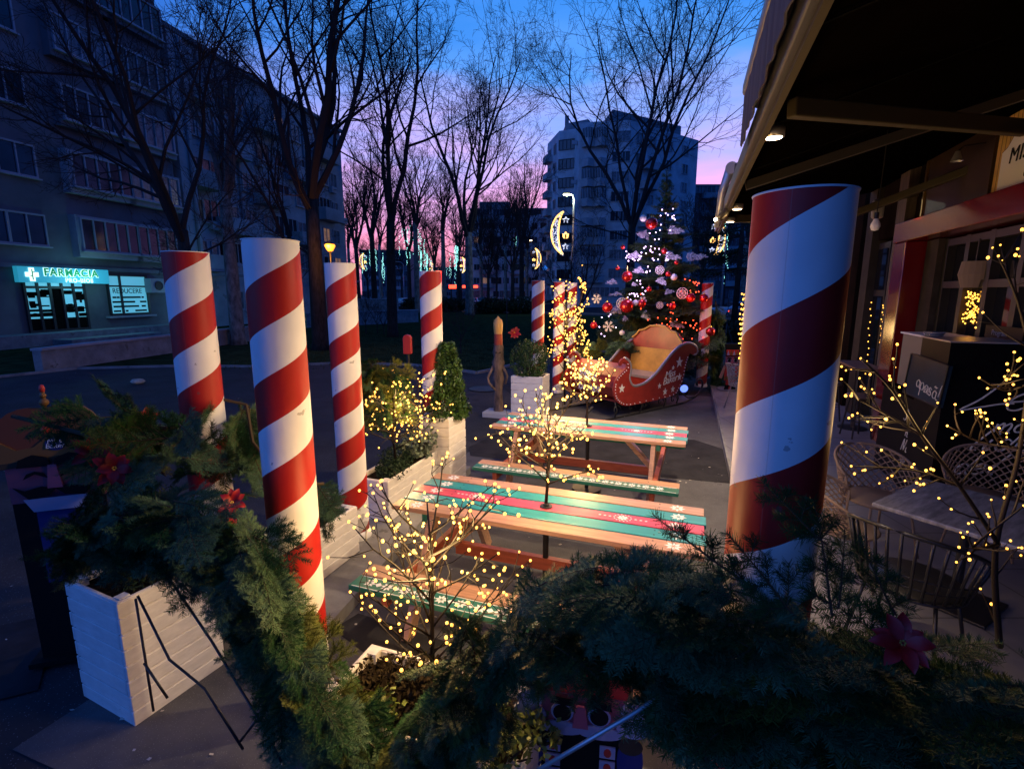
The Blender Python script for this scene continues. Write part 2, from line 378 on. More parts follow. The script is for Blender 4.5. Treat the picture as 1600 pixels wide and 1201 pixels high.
def ccw(pts):
    n = len(pts); a = sum(pts[i][0]*pts[(i+1) % n][1]-pts[(i+1) % n][0]*pts[i][1] for i in range(n)); return pts if a > 0 else list(reversed(pts))

# ================================================================ SETTING
struct('ground', poly([(-400,-60),(400,-60),(400,700),(-400,700)], 0), asphalt)
lawn_px = [(-300,640),(0,590),(120,577),(280,573),(400,574),(520,569),(640,571),(700,577),(745,584),(790,574),(850,560),(960,548),(1080,530),(1160,517),(1190,502),(860,491),(560,484),(300,492),(-300,500)]
struct('lawn', poly(ccw([G(*p)[:2] for p in lawn_px]), .004), grassm)
mb = MB()
near = [G(*p) for p in [(-300,640),(0,590),(120,577),(280,573),(400,574),(520,569),(640,571),(700,577),(745,584),(790,574),(850,560),(960,548),(1080,530),(1160,517)]]
for a, b in zip(near, near[1:]): mb.bar(a+Vector((0,0,.03)), b+Vector((0,0,.03)), .1, .07)
struct('lawn_kerb', mb, concrete)
struct('street', poly(ccw([tuple(G(*p)[:2]) for p in [(1900,530),(1250,500),(860,487),(560,481),(200,484),(200,474),(560,468),(860,469),(1250,475),(1900,485)]]), .008), asphalt_dark)
mb = MB(); rl = [G(*p) for p in [(560,482),(860,488.5),(1250,502),(1900,533)]]
for a, b in zip(rl, rl[1:]): mb.bar(a+Vector((0,0,.05)), b+Vector((0,0,.05)), .25, .14)
struct('street_kerb', mb, concrete)
# terrace floor, platform and plinth
struct('terrace', poly([S(-3.0,1.2)[:2], S(.62,1.2)[:2], S(.62,11.5)[:2], S(-2.6,11.5)[:2]], .008), paving)
mb = MB(); c = S(2.0, 5.3); mb.box((c.x, c.y, .05), (2.8, 14.2, .10), ANG)
struct('restaurant_platform', mb, tile)
mb = MB(); c = S(.59, 5.3); mb.box((c.x, c.y, .052), (.03, 14.2, .108), ANG)
struct('platform_edge', mb, concrete)
for pts in ([(732,700),(775,678),(1085,688),(1138,705),(1150,757),(1050,748),(735,713)], [(520,985),(560,960),(700,1005),(620,1060)], [(-200,690),(140,660),(420,690),(300,720),(-100,740)], [(-100,1000),(90,960),(60,1080),(-100,1120)], [(780,600),(1000,585),(1010,600),(800,618)], [(600,905),(640,890),(760,960),(740,985)]):
    struct('asphalt_patch', poly(ccw([tuple(G(*p)[:2]) for p in pts]), .012), asphalt_dark)
mb = MB()
A0 = G(500,990,.1); A1 = G(735,728,.1)
d = (A1-A0).normalized(); w = Vector((-d.y, d.x, 0))
mb.prism([(0,0),((A1-A0).length,0),((A1-A0).length,.62),(0,.62)], .10, A0, d, w)
struct('concrete_plinth', mb, concrete)
mb = MB(); mb.lathe([(0,.0),(.30,.0),(.34,.006),(.36,.008)], 24, G(757,608)+Vector((0,0,.012)))
struct('manhole_cover', mb, iron)
random.seed(5)
mb = MB()
for k in range(190):
    p = G(random.uniform(1040,1150), random.uniform(650,760)) if k < 25 else (G(random.uniform(330,1100), random.uniform(600,1000)) if k < 90 else G(random.uniform(-100,560), random.uniform(575,1250)))
    a = random.uniform(0,6.28); r = random.uniform(.004,.018)
    mb.add([p+Vector((cos(a+q)*r, sin(a+q)*r*.6, .016+.004*((q>2)))) for q in (0,1.5,3.1,4.6)], [(0,1,2,3)])
tag(mb.build('fallen_leaves', mat('pale_leaf', (.45,.42,.36), .8)), 'pale dry leaves and crumbs scattered on the terrace asphalt', 'leaves', kind='stuff')
# short lawn blades
mb = MB()
for k in range(9000):
    x = random.uniform(-9,7); y = random.uniform(14.6,30)
    px = 800+790*x/(y*CP+HC*SP)
    if G(px, 500).y < y: continue
    a = random.uniform(0,6.28); h = random.uniform(.03,.08); p = Vector((x,y,0)); q = Vector((cos(a)*.02, sin(a)*.02, 0))
    mb.add([p-q, p+q, p+Vector((random.uniform(-.03,.03), random.uniform(-.03,.03), h))], [(0,1,2)])
tag(mb.build('grass', bladem), 'short dark winter grass on the lawn beyond the path', 'grass', kind='stuff')

# ================================================================ BUILDINGS
def winproto(w, h, n, fm, pm, sill=True, depth=.10):
    f = MB(); t = .07
    f.box((0,-depth/2,h/2-t/2), (w,depth,t)); f.box((0,-depth/2,-h/2+t/2), (w,depth,t))
    for i in range(n+1):
        x = -w/2+t/2+(w-t)*i/n; f.box((x,-depth/2+.002,0), (t if i in (0,n) else t*.8, depth-.004, h-2*t))
    if sill: f.box((0,-depth*.9,-h/2-.035), (w+.15, depth*1.8, .06))
    p = MB(); p.box((0,-.02,0), (w-.1,.03,h-.1))
    fo = f.build('window', fm); po = p.build('pane', pm, fo)
    return fo, po
def addwin(proto, parent, loc, pm=None, rz=0.):
    f, p = proto; a = copyobj(f, parent, loc, (0,0,rz)); b = copyobj(p, a)
    if pm: 
        key = (p.data.name, pm.name)
        if key not in PANES: PANES[key] = p.data.copy(); PANES[key].materials[0] = pm
        b.data = PANES[key]
    return a
PANES = {}
def kill(proto):
    for o in proto: bpy.data.objects.remove(o)
W1 = winproto(1.5,1.35,2,frame_w,pane_d); W2 = winproto(3.0,1.5,5,frame_w,pane_d); W3 = winproto(1.2,1.3,2,frame_w,pane_m)
W4 = winproto(.9,1.4,1,frame_d,pane_d)
# left block: facade frame, local x runs along the facade (away from camera), local -y faces the lawn
fd = Vector((.187,1,0)).normalized(); 
P0 = Vector((-20,26.4,0))
frz = atan2(fd.y, fd.x)
def fpos(px):  # distance along facade where picture column px meets it
    u = (px-800)/790./1.0
    # x = u*y*1.0
    t = (P0.x-u*P0.y*1.0)/(u*fd.y-fd.x); return t
blk = thing('apartment_building', 'long dark grey apartment block with a pharmacy on its ground floor', 'building', P0, frz)
mb = MB(); s0, s1, s2 = -14, fpos(300), fpos(566)
mb.box(((s0+s1)/2, 5, 13.5), (s1-s0, 10, 27)); mb.build('wall', stucco, blk)
mb = MB(); mb.box(((s1+s2)/2, 6.2, 8.6), (s2-s1-.02, 10, 17.2)); mb.build('wall', stucco2, blk)
mb = MB(); mb.box(((s1+s2)/2, 6.1, 17.35), (s2-s1-.04, 10.4, .28)); mb.build('roof_edge', stucco3, blk)
mb = MB(); mb.box((s1+1.1, .45, 8.3), (1.1, .9, 16.6)); mb.build('pilaster', stucco2, blk)
mb = MB()
for z in (3.35,): mb.box(((s0+s2)/2, -.06, z), (s2-s0, .12, .18))
mb.build('cornice', stucco3, blk)
random.seed(11)
for fl in range(8):
    z = 4.9+2.85*fl
    for sx, pr in ((fpos(-90),W1),(fpos(10),W1),(fpos(70),W1)):
        addwin(pr, blk, (sx, -.002, z), rz=0)
    for sx in (fpos(185), fpos(262)):
        a = addwin(W2, blk, (sx, -.402, z), pane_m if random.random() < .3 else None)
        b = MB(); b.box((sx, -.2, z-.1), (3.3, .4, 1.9)); b.build('bay', stucco2 if random.random() < .6 else stucco, blk)
for fl in range(5):
    z = 4.9+2.55*fl
    for k, px in enumerate((352, 378, 402, 430, 455, 480, 503, 520, 538, 552)):
        sx = fpos(px)
        pr = (W1, W3, W2, W1)[(k+fl) % 4] if k % 3 else W3
        addwin(pr, blk, (sx, 1.198, z), pane_warm if random.random() < .08 else (pane_m if random.random() < .4 else None))
        if (k+fl*2) % 4 == 0:
            b = MB(); b.box((sx, .7, z-1.25), (3.0, 1.0, .14)); b.box((sx, .23, z-.75), (3.0, .06, .95)); b.box((sx-1.47, .7, z-.75), (.06, .9, .95)); b.box((sx+1.47, .7, z-.75), (.06, .9, .95)); b.build('balcony', stucco2, blk)
        elif (k+fl) % 5 == 1:
            b = MB(); b.box((sx+1.3, 1.0, z-.9), (.8, .35, .55)); b.lathe([(0,0),(.2,0),(.2,.02)], 12, (sx+1.3, .8, z-.9)); b.build('air_conditioner', frame_w, blk)
for px in (345, 400, 470, 530):
    addwin(W3, blk, (fpos(px), 1.198, 1.7))
# drain pipes
for px in (325, 418, 512):
    b = MB(); b.tube([(fpos(px),1.1 if px > 330 else -.08,.3),(fpos(px),1.1 if px > 330 else -.08,16.5)], .07, 8); b.build('drainpipe', stucco3, blk, smooth=True)
# the pharmacy front
xa, xb = fpos(48), fpos(140)
b = MB(); b.box(((xa+xb)/2, -.03, 1.75), (xb-xa, .06, 2.5)); b.build('shopfront_recess', dark_wall, blk)
dr = MB(); dw = (xb-xa)
for i in range(6): dr.box((xa+dw*i/5, -.10, 1.75), (.10, .08, 2.5))
for z in (.55, 2.45, 2.98): dr.box(((xa+xb)/2, -.098, z), (dw, .075, .1))
door = dr.build('glazed_door', frame_d, blk)
random.seed(3)
for i in range(5):
    x0 = xa+dw*i/5+.06; x1 = xa+dw*(i+1)/5-.06
    p = MB(); p.box(((x0+x1)/2, -.075, 2.71), (x1-x0, .02, .4)); 
    if i != 2: p.box(((x0+x1)/2, -.075, 1.75), (x1-x0, .02, 1.3))
    p.build('pane', pane_cyan, door)
    q = MB()
    for k in range(12): q.box((random.uniform(x0+.15,x1-.15), -.088, random.uniform(1.2,2.3)), (random.uniform(.1,.5), .008, random.uniform(.04,.18)))
    q.build('shelf', dark_wall, door)
xc, xd = fpos(178), fpos(238)
wf = MB()
for x in (xc, xc+(xd-xc)*.3, xd): wf.box((x, -.06, 2.15), (.08, .12, 2.0))
for z in (1.15, 2.55, 3.12): wf.box(((xc+xd)/2, -.058, z), (xd-xc, .11, .08))
win = wf.build('shop_window', frame_d, blk)
p = MB(); p.box(((xc+xd)/2, -.02, 2.12), (xd-xc-.1, .02, 1.85)); p.build('pane', pane_cyan, win)
q = MB()
for r_ in range(4):
    for k in range(9):
        if random.random() < .8: q.box((xc+.3+(xd-xc-.6)*k/8, -.04, 1.3+.23*r_), (random.uniform(.12,.4), .012, .09))
q.build('shelf', dark_wall, win)
text('REDUCERE', .34, P0+fd*(xc+.15)+Vector((fd.y,-fd.x,0))*.13+Vector((0,0,2.42-.22)), fd, (0,0,1), black_p, win, 'lettering', .004)
b = MB(); b.box(((xc+xd)/2, -.12, 1.02), (xd-xc+.5, .24, .1)); b.build('sill', stucco2, blk)
b = MB(); b.box((fpos(246), -.3, 2.6), (.95, .4, .75)); b.build('air_conditioner', frame_w, blk)
b = MB(); b.lathe([(0,0),(.24,0),(.24,.03)], 16); 
fan = b.build('fan_grille', frame_d, blk); fan.location = (fpos(246), -.51, 2.6); fan.rotation_euler = (pi/2,0,0)
b = MB(); b.box(((s0+s1)/2, -.6, .25), (s1-s0, 1.2, .5)); b.box((xa+2.2, -1.7, .12), (4.5, 1.0, .25)); b.build('entrance_steps', concrete, blk)
# illuminated pharmacy sign
sg = thing('shop_sign', 'glowing turquoise pharmacy sign with a white cross and green letters', 'sign', P0+fd*fpos(95)+Vector((fd.y,-fd.x,0))*.45+Vector((0,0,2.98)), frz)
x0, x1 = fpos(32)-fpos(95), fpos(172)-fpos(95); sw = x1-x0
b = MB(); b.box(((x0+x1)/2, .12, 0), (sw, .22, .66)); b.build('lightbox', noemitsample(mat('sign_panel', (.1,.5,.6), .4, emit=(.02,.30,.40), estr=.6)), sg)
b = MB(); cx = x0+sw*.13
b.box((cx, -.02, 0), (.50, .04, .19)); b.box((cx, -.0205, 0), (.19, .041, .56)); b.build('cross', noemitsample(mat('sign_white', (1,1,1), .4, emit=(.8,1,.95), estr=1.1)), sg)
O = wmat(sg)@Vector((x0+sw*.25, -.012, -.02)); nrm = Vector((fd.y,-fd.x,0))
sw_m = MATS['sign_white']; sg_m = noemitsample(mat('sign_green', (0,.5,.15), .4, emit=(0,.20,.05), estr=.5)); 
text('FARMACIA', .44, O, fd, (0,0,1), sw_m, sg, 'letter_border', .006, offset=.030, spacing=1.18)
text('FARMACIA', .44, O+nrm*.015, fd, (0,0,1), sg_m, sg, 'lettering', .006, offset=.014, spacing=1.18)
O2 = wmat(sg)@Vector((x0+sw*.47, -.012, -.29))
text('PRO-BIOS', .25, O2, fd, (0,0,1), sw_m, sg, 'letter_border', .006, offset=.008, spacing=1.2)
text('PRO-BIOS', .25, O2+nrm*.015, fd, (0,0,1), mat('sign_blue', (0,.1,.3), .4), sg, 'lettering', .006, offset=-.012, spacing=1.2)
b = MB(); b.box((cx, -.046, .0), (.04,.008,.45)); b.box((cx+.04, -.046, .1), (.1,.008,.04)); b.box((cx-.04, -.046, -.05), (.1,.008,.04)); b.build('emblem', sg_m, sg)
lt = point('sign_light', wmat(sg)@Vector((1.0,-1.0,-.3)), 40, (.25,.85,1.0), .5, sg)
lt = point('sign_light', wmat(sg)@Vector((7.5,-1.5,-1.2)), 60, (.25,.75,1.0), .5, sg)
# retaining wall in front of the block
def lowwall(name, pts, h, th, label, cap=True):
    t = thing(name, label, 'wall', pts[0]); b = MB(); c_ = MB()
    for a, q in zip(pts, pts[1:]):
        b.bar(a+Vector((0,0,h/2)), q+Vector((0,0,h/2)), th, h)
        c_.bar(a+Vector((0,0,h+.03)), q+Vector((0,0,h+.03)), th+.1, .07)
    b.build('body', concrete, t, world=True); c_.build('coping', stucco2, t, world=True)
lowwall('retaining_wall', [G(62,582), G(150,568), G(275,550), G(420,528)], .62, .25, 'low stained concrete retaining wall before the pharmacy block')
lowwall('garden_wall', [G(478,512), G(652,503)], .9, .3, 'pale garden wall beyond the lawn behind the dark tree trunks')
lowwall('garden_wall', [G(500,503), G(622,498)], 1.7, .3, 'taller garden wall set back behind the pale one near the hedge')

# tower
tw = thing('apartment_tower', 'nine storey apartment tower with zigzag balconies against the pink sky', 'building', (14,80,0))
def PX(px, y): return Vector(((px-800)/790.*(y*CP), y, 0))
c0, c1, c2, c3 = PX(853,92), PX(893,82), PX(948,80), PX(1077,92)
base = [PX(853,92), PX(870,85), PX(893,84), PX(900,81), PX(975,80), PX(1077,90), PX(1077,110)+Vector((0,0,0)), PX(853,110)]
def tower_prism(pts, h, nm, m, z0=0):
    b = MB(); pts = ccw([tuple(p[:2]) for p in pts]); n = len(pts)
    b.add([Vector((x,y,z0)) for x, y in pts]+[Vector((x,y,h)) for x, y in pts], [tuple(range(n, 2*n)), tuple(reversed(range(n)))]+[(i,(i+1) % n,n+(i+1) % n,n+i) for i in range(n)])
    return b.build(nm, m, tw, world=True)
tower_prism(base, 27.2, 'wall', mat('tower_stucco', (.46,.47,.48), .9, noise_s=.5, noise_a=.3))  # stucco colour lightened to stand in for haze over the far buildings
tower_prism([PX(873,92), PX(880,86), PX(912,84), PX(935,92)], 28.6, 'roof_block', stucco3, 27.1)
tower_prism([PX(930,92), PX(948,84), PX(1050,92), PX(1050,100)], 30.0, 'roof_block', stucco3, 27.1)
tower_prism([PX(878,88), PX(884,88), PX(884,90), PX(878,90)], 30.4, 'chimney', stucco3, 28.5)
def edgewins(a, b_, xs, z, pr, pm=None, dd=.0):
    e = (b_-a); l = e.length; e.normalize(); rz = atan2(e.y, e.x); nn = Vector((e.y, -e.x, 0))
    for f in xs:
        p = a+e*l*f+nn*dd; q = wmat(tw).inverted()@(p+Vector((0,0,z))); addwin(pr, tw, q, pm, rz)
random.seed(8)
W5 = winproto(1.5,1.5,2,frame_w,pane_d,False,.15); W6 = winproto(2.6,1.55,4,frame_d,pane_d,False,.15)
bal_me = None
ea, eb = base[3], base[4]
def zigbal(a, b_, z, glazed):
    e = (b_-a); l = e.length; e.normalize(); nn = Vector((e.y,-e.x,0))
    n = 4; pts = [a+e*l*i/n+nn*(1.3 if i % 2 else .45) for i in range(n+1)]
    b = MB()
    for p, q in zip(pts, pts[1:]): b.bar(p+Vector((0,0,z-.85)), q+Vector((0,0,z-.85)), .12, 1.15)
    full = [a]+pts+[b_]; nv = len(full)
    b.add([p+Vector((0,0,z-1.42)) for p in full]+[p+Vector((0,0,z-1.28)) for p in full], [tuple(range(nv)), tuple(reversed(range(nv,2*nv)))])
    o = b.build('balcony', stucco2, tw, world=True)
    if glazed:
        g = MB(); w_ = MB()
        for p, q in zip(pts, pts[1:]):
            g.bar(p+Vector((0,0,z+.45)), q+Vector((0,0,z+.45)), .05, 1.4)
            for k in range(4): 
                m_ = p+(q-p)*(k+.0)/4+nn*.06; w_.bar(m_+Vector((0,0,z-.27)), m_+Vector((0,0,z+1.17)), .1)
        g.build('glazing', pane_d if random.random() < .6 else pane_m, o, world=True); w_.build('mullions', frame_w, o, world=True)
for fl in range(9):
    z = 2.4+2.83*fl
    if fl: 
        m_ = ea+(eb-ea)*.5
        zigbal(ea+(eb-ea)*.06, ea+(eb-ea)*.56, z, fl % 3 != 1)
    edgewins(ea, eb, (.76,.92) if fl else (.2,.4,.6,.8), z, W5, pane_m if random.random() < .35 else None)
    edgewins(base[4], base[5], (.12,.3,.55,.8), z, W5, pane_warm if fl == 6 and False else (pane_m if random.random() < .3 else None))
    edgewins(base[1], base[2], (.5,), z, W6)
    edgewins(base[0], base[1], (.25,.7), z, W5)
    if fl in (1,3,4,6,7):
        e = (base[5]-base[4]).normalized(); nn = Vector((e.y,-e.x,0)); p = base[4]+e*4.2+nn*.6
        b = MB(); b.box(p+Vector((0,0,z-.9)), (3.4,1.3,1.1), atan2(e.y,e.x)); b.build('balcony', stucco2, tw, world=True)
    e = (base[1]-base[0]).normalized(); nn = Vector((e.y,-e.x,0)); p = base[0]+e*2+nn*.5
    b = MB(); b.box(p+Vector((0,0,z-.9)), (2.6,1.0,1.1), atan2(e.y,e.x)); b.build('balcony', stucco2, tw, world=True)
    if fl in (1,2,5,6,8):
        p = base[2]+(base[3]-base[2])*.5+Vector((-.4,-.6,z-.4)); b = MB(); b.box(p, (.8,.35,.55)); b.build('air_conditioner', frame_w, tw, world=True)
# other far buildings
def block(label, px0, px1, yd, ytop, depth, m, rows, cols, warm=.05, stepped=None, rz=0., name='apartment_building'):
    a, b_ = PX(px0, yd), PX(px1, yd); h = HC+(458-ytop)/790.*yd
    t = thing(name, label, 'building', a)
    w = b_.x-a.x
    q = MB(); q.box((w/2, depth/2, h/2), (w, depth, h)); q.build('wall', m, t)
    if stepped: 
        q = MB(); q.box((w*stepped[0], depth/2, h+stepped[2]/2), (w*stepped[1], depth*.6, stepped[2])); q.build('roof_block', stucco3, t)
    q = MB(); q.box((w/2, depth/2-.05, h+.15), (w+.5, depth+.4, .3)); q.build('roof_edge', stucco3, t)
    random.seed(int(px0))
    for r_ in range(rows):
        z = 2.0+(h-2.6)*(r_)/max(1, rows-1) if rows > 1 else h/2
        for k in range(cols):
            x = w*(k+.5)/cols+random.uniform(-.2,.2)
            pm = pane_warm if random.random() < warm else (pane_m if random.random() < .3 else None)
            addwin(W5 if (k+r_) % 3 else W6, t, (x, -.002, z), pm)
            if k % 3 == 1 and r_: 
                q = MB(); q.box((x, -.6, z-1.2), (3.6, 1.2, 1.0)); q.build('balcony', stucco2, t)
    return t
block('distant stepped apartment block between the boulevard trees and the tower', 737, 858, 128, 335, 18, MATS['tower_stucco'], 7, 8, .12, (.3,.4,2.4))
block('low pale block joined to the right side of the tower', 1078, 1150, 100, 302, 20, stucco, 7, 5, .05)
block('dim block far behind the awning bracket and evergreen', 1152, 1330, 110, 325, 20, stucco3, 6, 8, .05)
block('shadowy far block down the boulevard behind the bare trees', 566, 640, 150, 395, 18, stucco3, 5, 6, .1)
block('farthest low block at the end of the boulevard', 640, 735, 190, 420, 15, stucco3, 3, 7, .1)
for p in (W1,W2,W3,W4,W5,W6): kill(p)

# ================================================================ TREES
def rdir(rng): 
    while True:
        v = Vector((rng.uniform(-1,1), rng.uniform(-1,1), rng.uniform(-1,1)))
        if .1 < v.length < 1: return v.normalized()
def bare_tree(seed, h, r0, fork, limbs, spread, lv=4, kids=(7,6,5,4), trunkm=None, lean=(0,0), up=.10, limb_len=.62, thin=.55, minr=.004):
    """trunk and branches as two meshes at the origin"""
    rng = random.Random(seed); T = MB(); B = MB()
    def path(p, d, l, n, wob, upw):
        pts = [p]; 
        for i in range(n):
            d = (d+rdir(rng)*wob+Vector((0,0,upw))).normalized(); p = p+d*l/n; pts.append(p)
        return pts, d
    def grow(p, d, l, r, dep):
        n = 7 if dep == 0 else (5 if dep < 3 else 3)
        pts, _ = path(p, d, l, n, .20 if dep < 2 else .26, up if dep < 3 else up*.4)
        rs = [max(minr, r*(1-.78*i/n)) for i in range(n+1)]
        (B).tube(pts, rs, 6 if dep < 1 else (4 if dep < 2 else 3), cap=False)
        if dep >= lv: return
        k = kids[min(dep, len(kids)-1)]
        for i in range(k):
            f = .22+.76*(i+rng.random()*.8)/k
            j = min(n-1, int(f*n)); q = pts[j]+(pts[j+1]-pts[j])*(f*n-j)
            dd = (pts[j+1]-pts[j]).normalized(); s_ = rdir(rng); s_ = (s_-dd*s_.dot(dd)).normalized()
            a = rng.uniform(.45, 1.0)
            nd = (dd*cos(a)+s_*sin(a)).normalized()
            grow(q, nd, l*rng.uniform(.38,.62)*(1.1-.45*f), max(minr, rs[j]*thin), dep+1)
    fk = fork*h
    tp = [Vector((0,0,-.15)), Vector((lean[0]*.15, lean[1]*.15, fk*.33)), Vector((lean[0]*.5, lean[1]*.5, fk*.7)), Vector((lean[0], lean[1], fk))]
    T.tube([tp[0], tp[0]+Vector((0,0,.5))]+tp[1:], [r0*1.45, r0*1.1, r0, r0*.88, r0*.8], 10)
    a0 = rng.uniform(0, 6.28)
    for i in range(limbs):
        a = a0+2*pi*i/limbs+rng.uniform(-.3,.3); sp = spread*rng.uniform(.6,1.15)
        if i == 0: sp *= .25
        d = Vector((cos(a)*sin(sp), sin(a)*sin(sp), cos(sp)))
        st = tp[3]-Vector((0,0,rng.uniform(0,.12)*fk*(i > 0)))
        grow(st, d, (h-fk)*limb_len*rng.uniform(.85,1.15), r0*rng.uniform(.42,.62), 0)
    # a few low shoots
    for i in range(3):
        z = rng.uniform(.6,.95)*fk; a = rng.uniform(0,6.28)
        grow(Vector((lean[0]*.6, lean[1]*.6, z)), Vector((cos(a), sin(a), .35)).normalized(), h*.18, r0*.18, 1)
    return T, B
def put_tree(T, B, label, loc, rz=0., tm=bark, bm=twigm, group=None, name='bare_tree'):
    t = thing(name, label, 'tree', loc, rz, group)
    T.build('trunk', tm, t, smooth=True); B.build('crown', bm, t)
    return t
# near left tree whose stem shows just above the first striped column
put_tree(*bare_tree(31, 13, .15, .28, 4, .75, 4, (7,7,6,4), lean=(-.1,.3), up=.05), 'black bare tree whose low limbs spread over the pharmacy sign', Y(292,392,12)*1.0-Vector((0,0,Y(292,392,12).z)), 0.4)
put_tree(*bare_tree(12, 15, .27, .42, 4, .42, 4, (7,6,5,4), up=.14), 'pale barked plane tree rising between the two nearest left columns', (G(370,508).xy*.62).to_3d(), 0.9, bark_p, mat('pale_twig', (.10,.09,.08), .9))
put_tree(*bare_tree(23, 19, .29, .30, 5, .52, 4, (8,6,5,4), lean=(.2,0), up=.08, minr=.005), 'thick black bare tree forking right behind the orange lamp', G(502,547), 1.9)
put_tree(*bare_tree(45, 14, .13, .28, 3, .3, 4, (7,6,5,4), up=.1), 'slim dark bare tree just left of the thick forked one', G(466,540), 0.2)
put_tree(*bare_tree(77, 22, .25, .26, 4, .55, 4, (8,6,5,4), lean=(-.3,0), up=.07, minr=.006), 'dark bare tree with a deep V fork on the middle of the lawn', G(614,526), 2.2)
put_tree(*bare_tree(14, 34, .42, .24, 5, .50, 4, (8,6,5,4), up=.10, minr=.010), 'speckled plane tree standing alone at the back edge of the lawn', G(734,492), 0.3, bark_p, twigm)
put_tree(*bare_tree(61, 36, .36, .21, 6, .50, 4, (9,6,5,4), up=.10, minr=.009), 'tall bare tree soaring above the decorated christmas fir', Y(983,470,42)-Vector((0,0,Y(983,470,42).z)), 0.9)
put_tree(*bare_tree(8, 7.5, .10, .16, 5, .75, 3, (7,6,4), up=.14, minr=.006), 'small vase shaped bare tree between tower and christmas fir', Y(897,470,26)-Vector((0,0,Y(897,470,26).z)), 0.1)
P = bare_tree(5, 17, .24, .38, 5, .33, 3, (8,7,5), up=.16, minr=.010); Q = bare_tree(6, 19, .26, .45, 4, .30, 3, (9,7,5), up=.18, minr=.010); R_ = bare_tree(9, 13, .18, .3, 6, .5, 3, (7,6,5), up=.16, minr=.010)
protos = [put_tree(*P, 'x', (0,-100,0)), put_tree(*Q, 'x', (0,-100,0), tm=bark_p), put_tree(*R_, 'x', (0,-100,0))]
random.seed(21)
far = [(585,60),(596,95),(610,120),(640,75),(652,58),(668,110),(680,85),(694,66),(705,120),(716,95),(752,100),(763,70),(776,115),(790,90),(801,68),(815,74),(823,105),(838,115),(628,140),(660,150),(690,150),(720,150),(745,140),(575,120),(560,70),(548,90),(1095,70),(1130,95),(1160,80),(1190,110)]
_sec = lambda px: 0 if px < 700 else 1 if px < 760 else 2 if px < 850 else 3
_names = ['first','second','third','fourth','fifth','sixth','seventh','eighth','ninth','tenth','eleventh','twelfth','thirteenth','fourteenth','fifteenth','sixteenth']
ORD = {i: _names[sum(1 for q in far if _sec(q[0]) == _sec(far[i][0]) and q[0] < far[i][0])] for i in range(len(far))}
for i, (px, yd) in enumerate(far):
    c = copy_tree(protos[i % 3], None, PX(px, yd), random.uniform(0,6.28), random.uniform(1.05,1.5), ORD[i]+' slender bare tree from the left in far rows '+('left of the plane tree' if px < 700 else 'around the plane tree' if px < 760 else 'before the stepped block' if px < 850 else 'behind the awning end'), 'bare trees along the far boulevard '+('left' if px < 700 else 'centre' if px < 760 else 'by the stepped block' if px < 850 else 'right'))
for p in protos:
    for ch in list(bpy.data.objects):
        if ch.parent == p: bpy.data.objects.remove(ch)
    bpy.data.objects.remove(p)
# young saplings on the lawn at left
sap = put_tree(*bare_tree(3, 3.2, .03, .2, 6, .6, 2, (6,5), minr=.004), 'thin leafless bush before the garden wall, leftmost of the three', G(572,521), name='bare_shrub')
tag(sap, cat='shrub', group='leafless bushes on the lawn')
for px, py, lb_ in ((590,520,'thin leafless bush before the garden wall, second from its left'),(600,523,'thin leafless bush before the garden wall nearest the V forked tree'),(720,553,'spindly leafless bush low on the lawn right of the farthest left column'),(448,560,'spindly leafless bush low at the lawn edge between second and third columns'),(425,566,'spindly leafless bush showing just beside the big left column')): copy_tree(sap, None, G(px,py), px*.7, .8, lb_)

# leaf clouds
def leafcloud(n, shape, lsz, seed, asp=.5):
    rng = random.Random(seed); b = MB()
    for i in range(n):
        p = shape(rng); 
        if p is None: continue
        a = rdir(rng); c = rdir(rng); c = (c-a*a.dot(c)).normalized(); s_ = lsz*rng.uniform(.6,1.3)
        b.add([p-a*s_*.5, p+c*s_*asp*.5, p+a*s_*.5, p-c*s_*asp*.5], [(0,1,2,3)])
    return b
def blob(cx, cy, cz, rx, ry, rz_, hol=.55, lump=7, seed=0):
    r0 = random.Random(seed); lumps = [(rdir(r0), r0.uniform(.7,1.15)) for _ in range(lump*3)]
    def f(rng):
        d = rdir(rng); k = max(lumps, key=lambda q: q[0].dot(d)); rr = k[1]*(hol+(1-hol)*rng.random()**.5)
        return Vector((cx+d.x*rx*rr, cy+d.y*ry*rr, max(.02, cz+d.z*rz_*rr)))
    return f
def hedge(label, px0, px1, py, h, depth, n=9000, seed=1):
    a = G(px0, py); b_ = G(px1, py); c = (a+b_)/2; w = (b_-a).length/2
    t = thing('hedge', label, 'hedge', c); 
    mb = MB(); k = max(2, int(w*2/3))
    for i in range(k):
        x = -w+2*w*(i+.5)/k
        q = leafcloud(n//k, blob(x, 0, h*.45, w/k*1.5, depth, h*.6, .3, 7, seed+i), .22, seed+i)
        mb.add(q.v, q.f)
    mb.build('foliage', leaf_d, t)
    s_ = MB(); rng = random.Random(seed)
    for i in range(k*6):
        x = rng.uniform(-w,w); s_.tube([(x,0,0),(x+rng.uniform(-.5,.5),rng.uniform(-.5,.5),h*.8)], [.04,.01], 3)
    s_.build('stems', twigm, t)
hedge('long clipped dark hedge bordering the street left of the plane tree', 630, 728, 487, 1.7, 1.5, 9000, 3)
hedge('rounded dark hedge behind the lawn left of the striped column', 742, 838, 490, 1.7, 1.8, 9000, 5)
hedge('low black hedge beyond the chairs at the terrace end', 1110, 1190, 533, 1.0, .9, 9000, 9)
hedge('dark hedge between pharmacy wall and street', 430, 560, 489, 1.5, 1.5, 7000, 14)
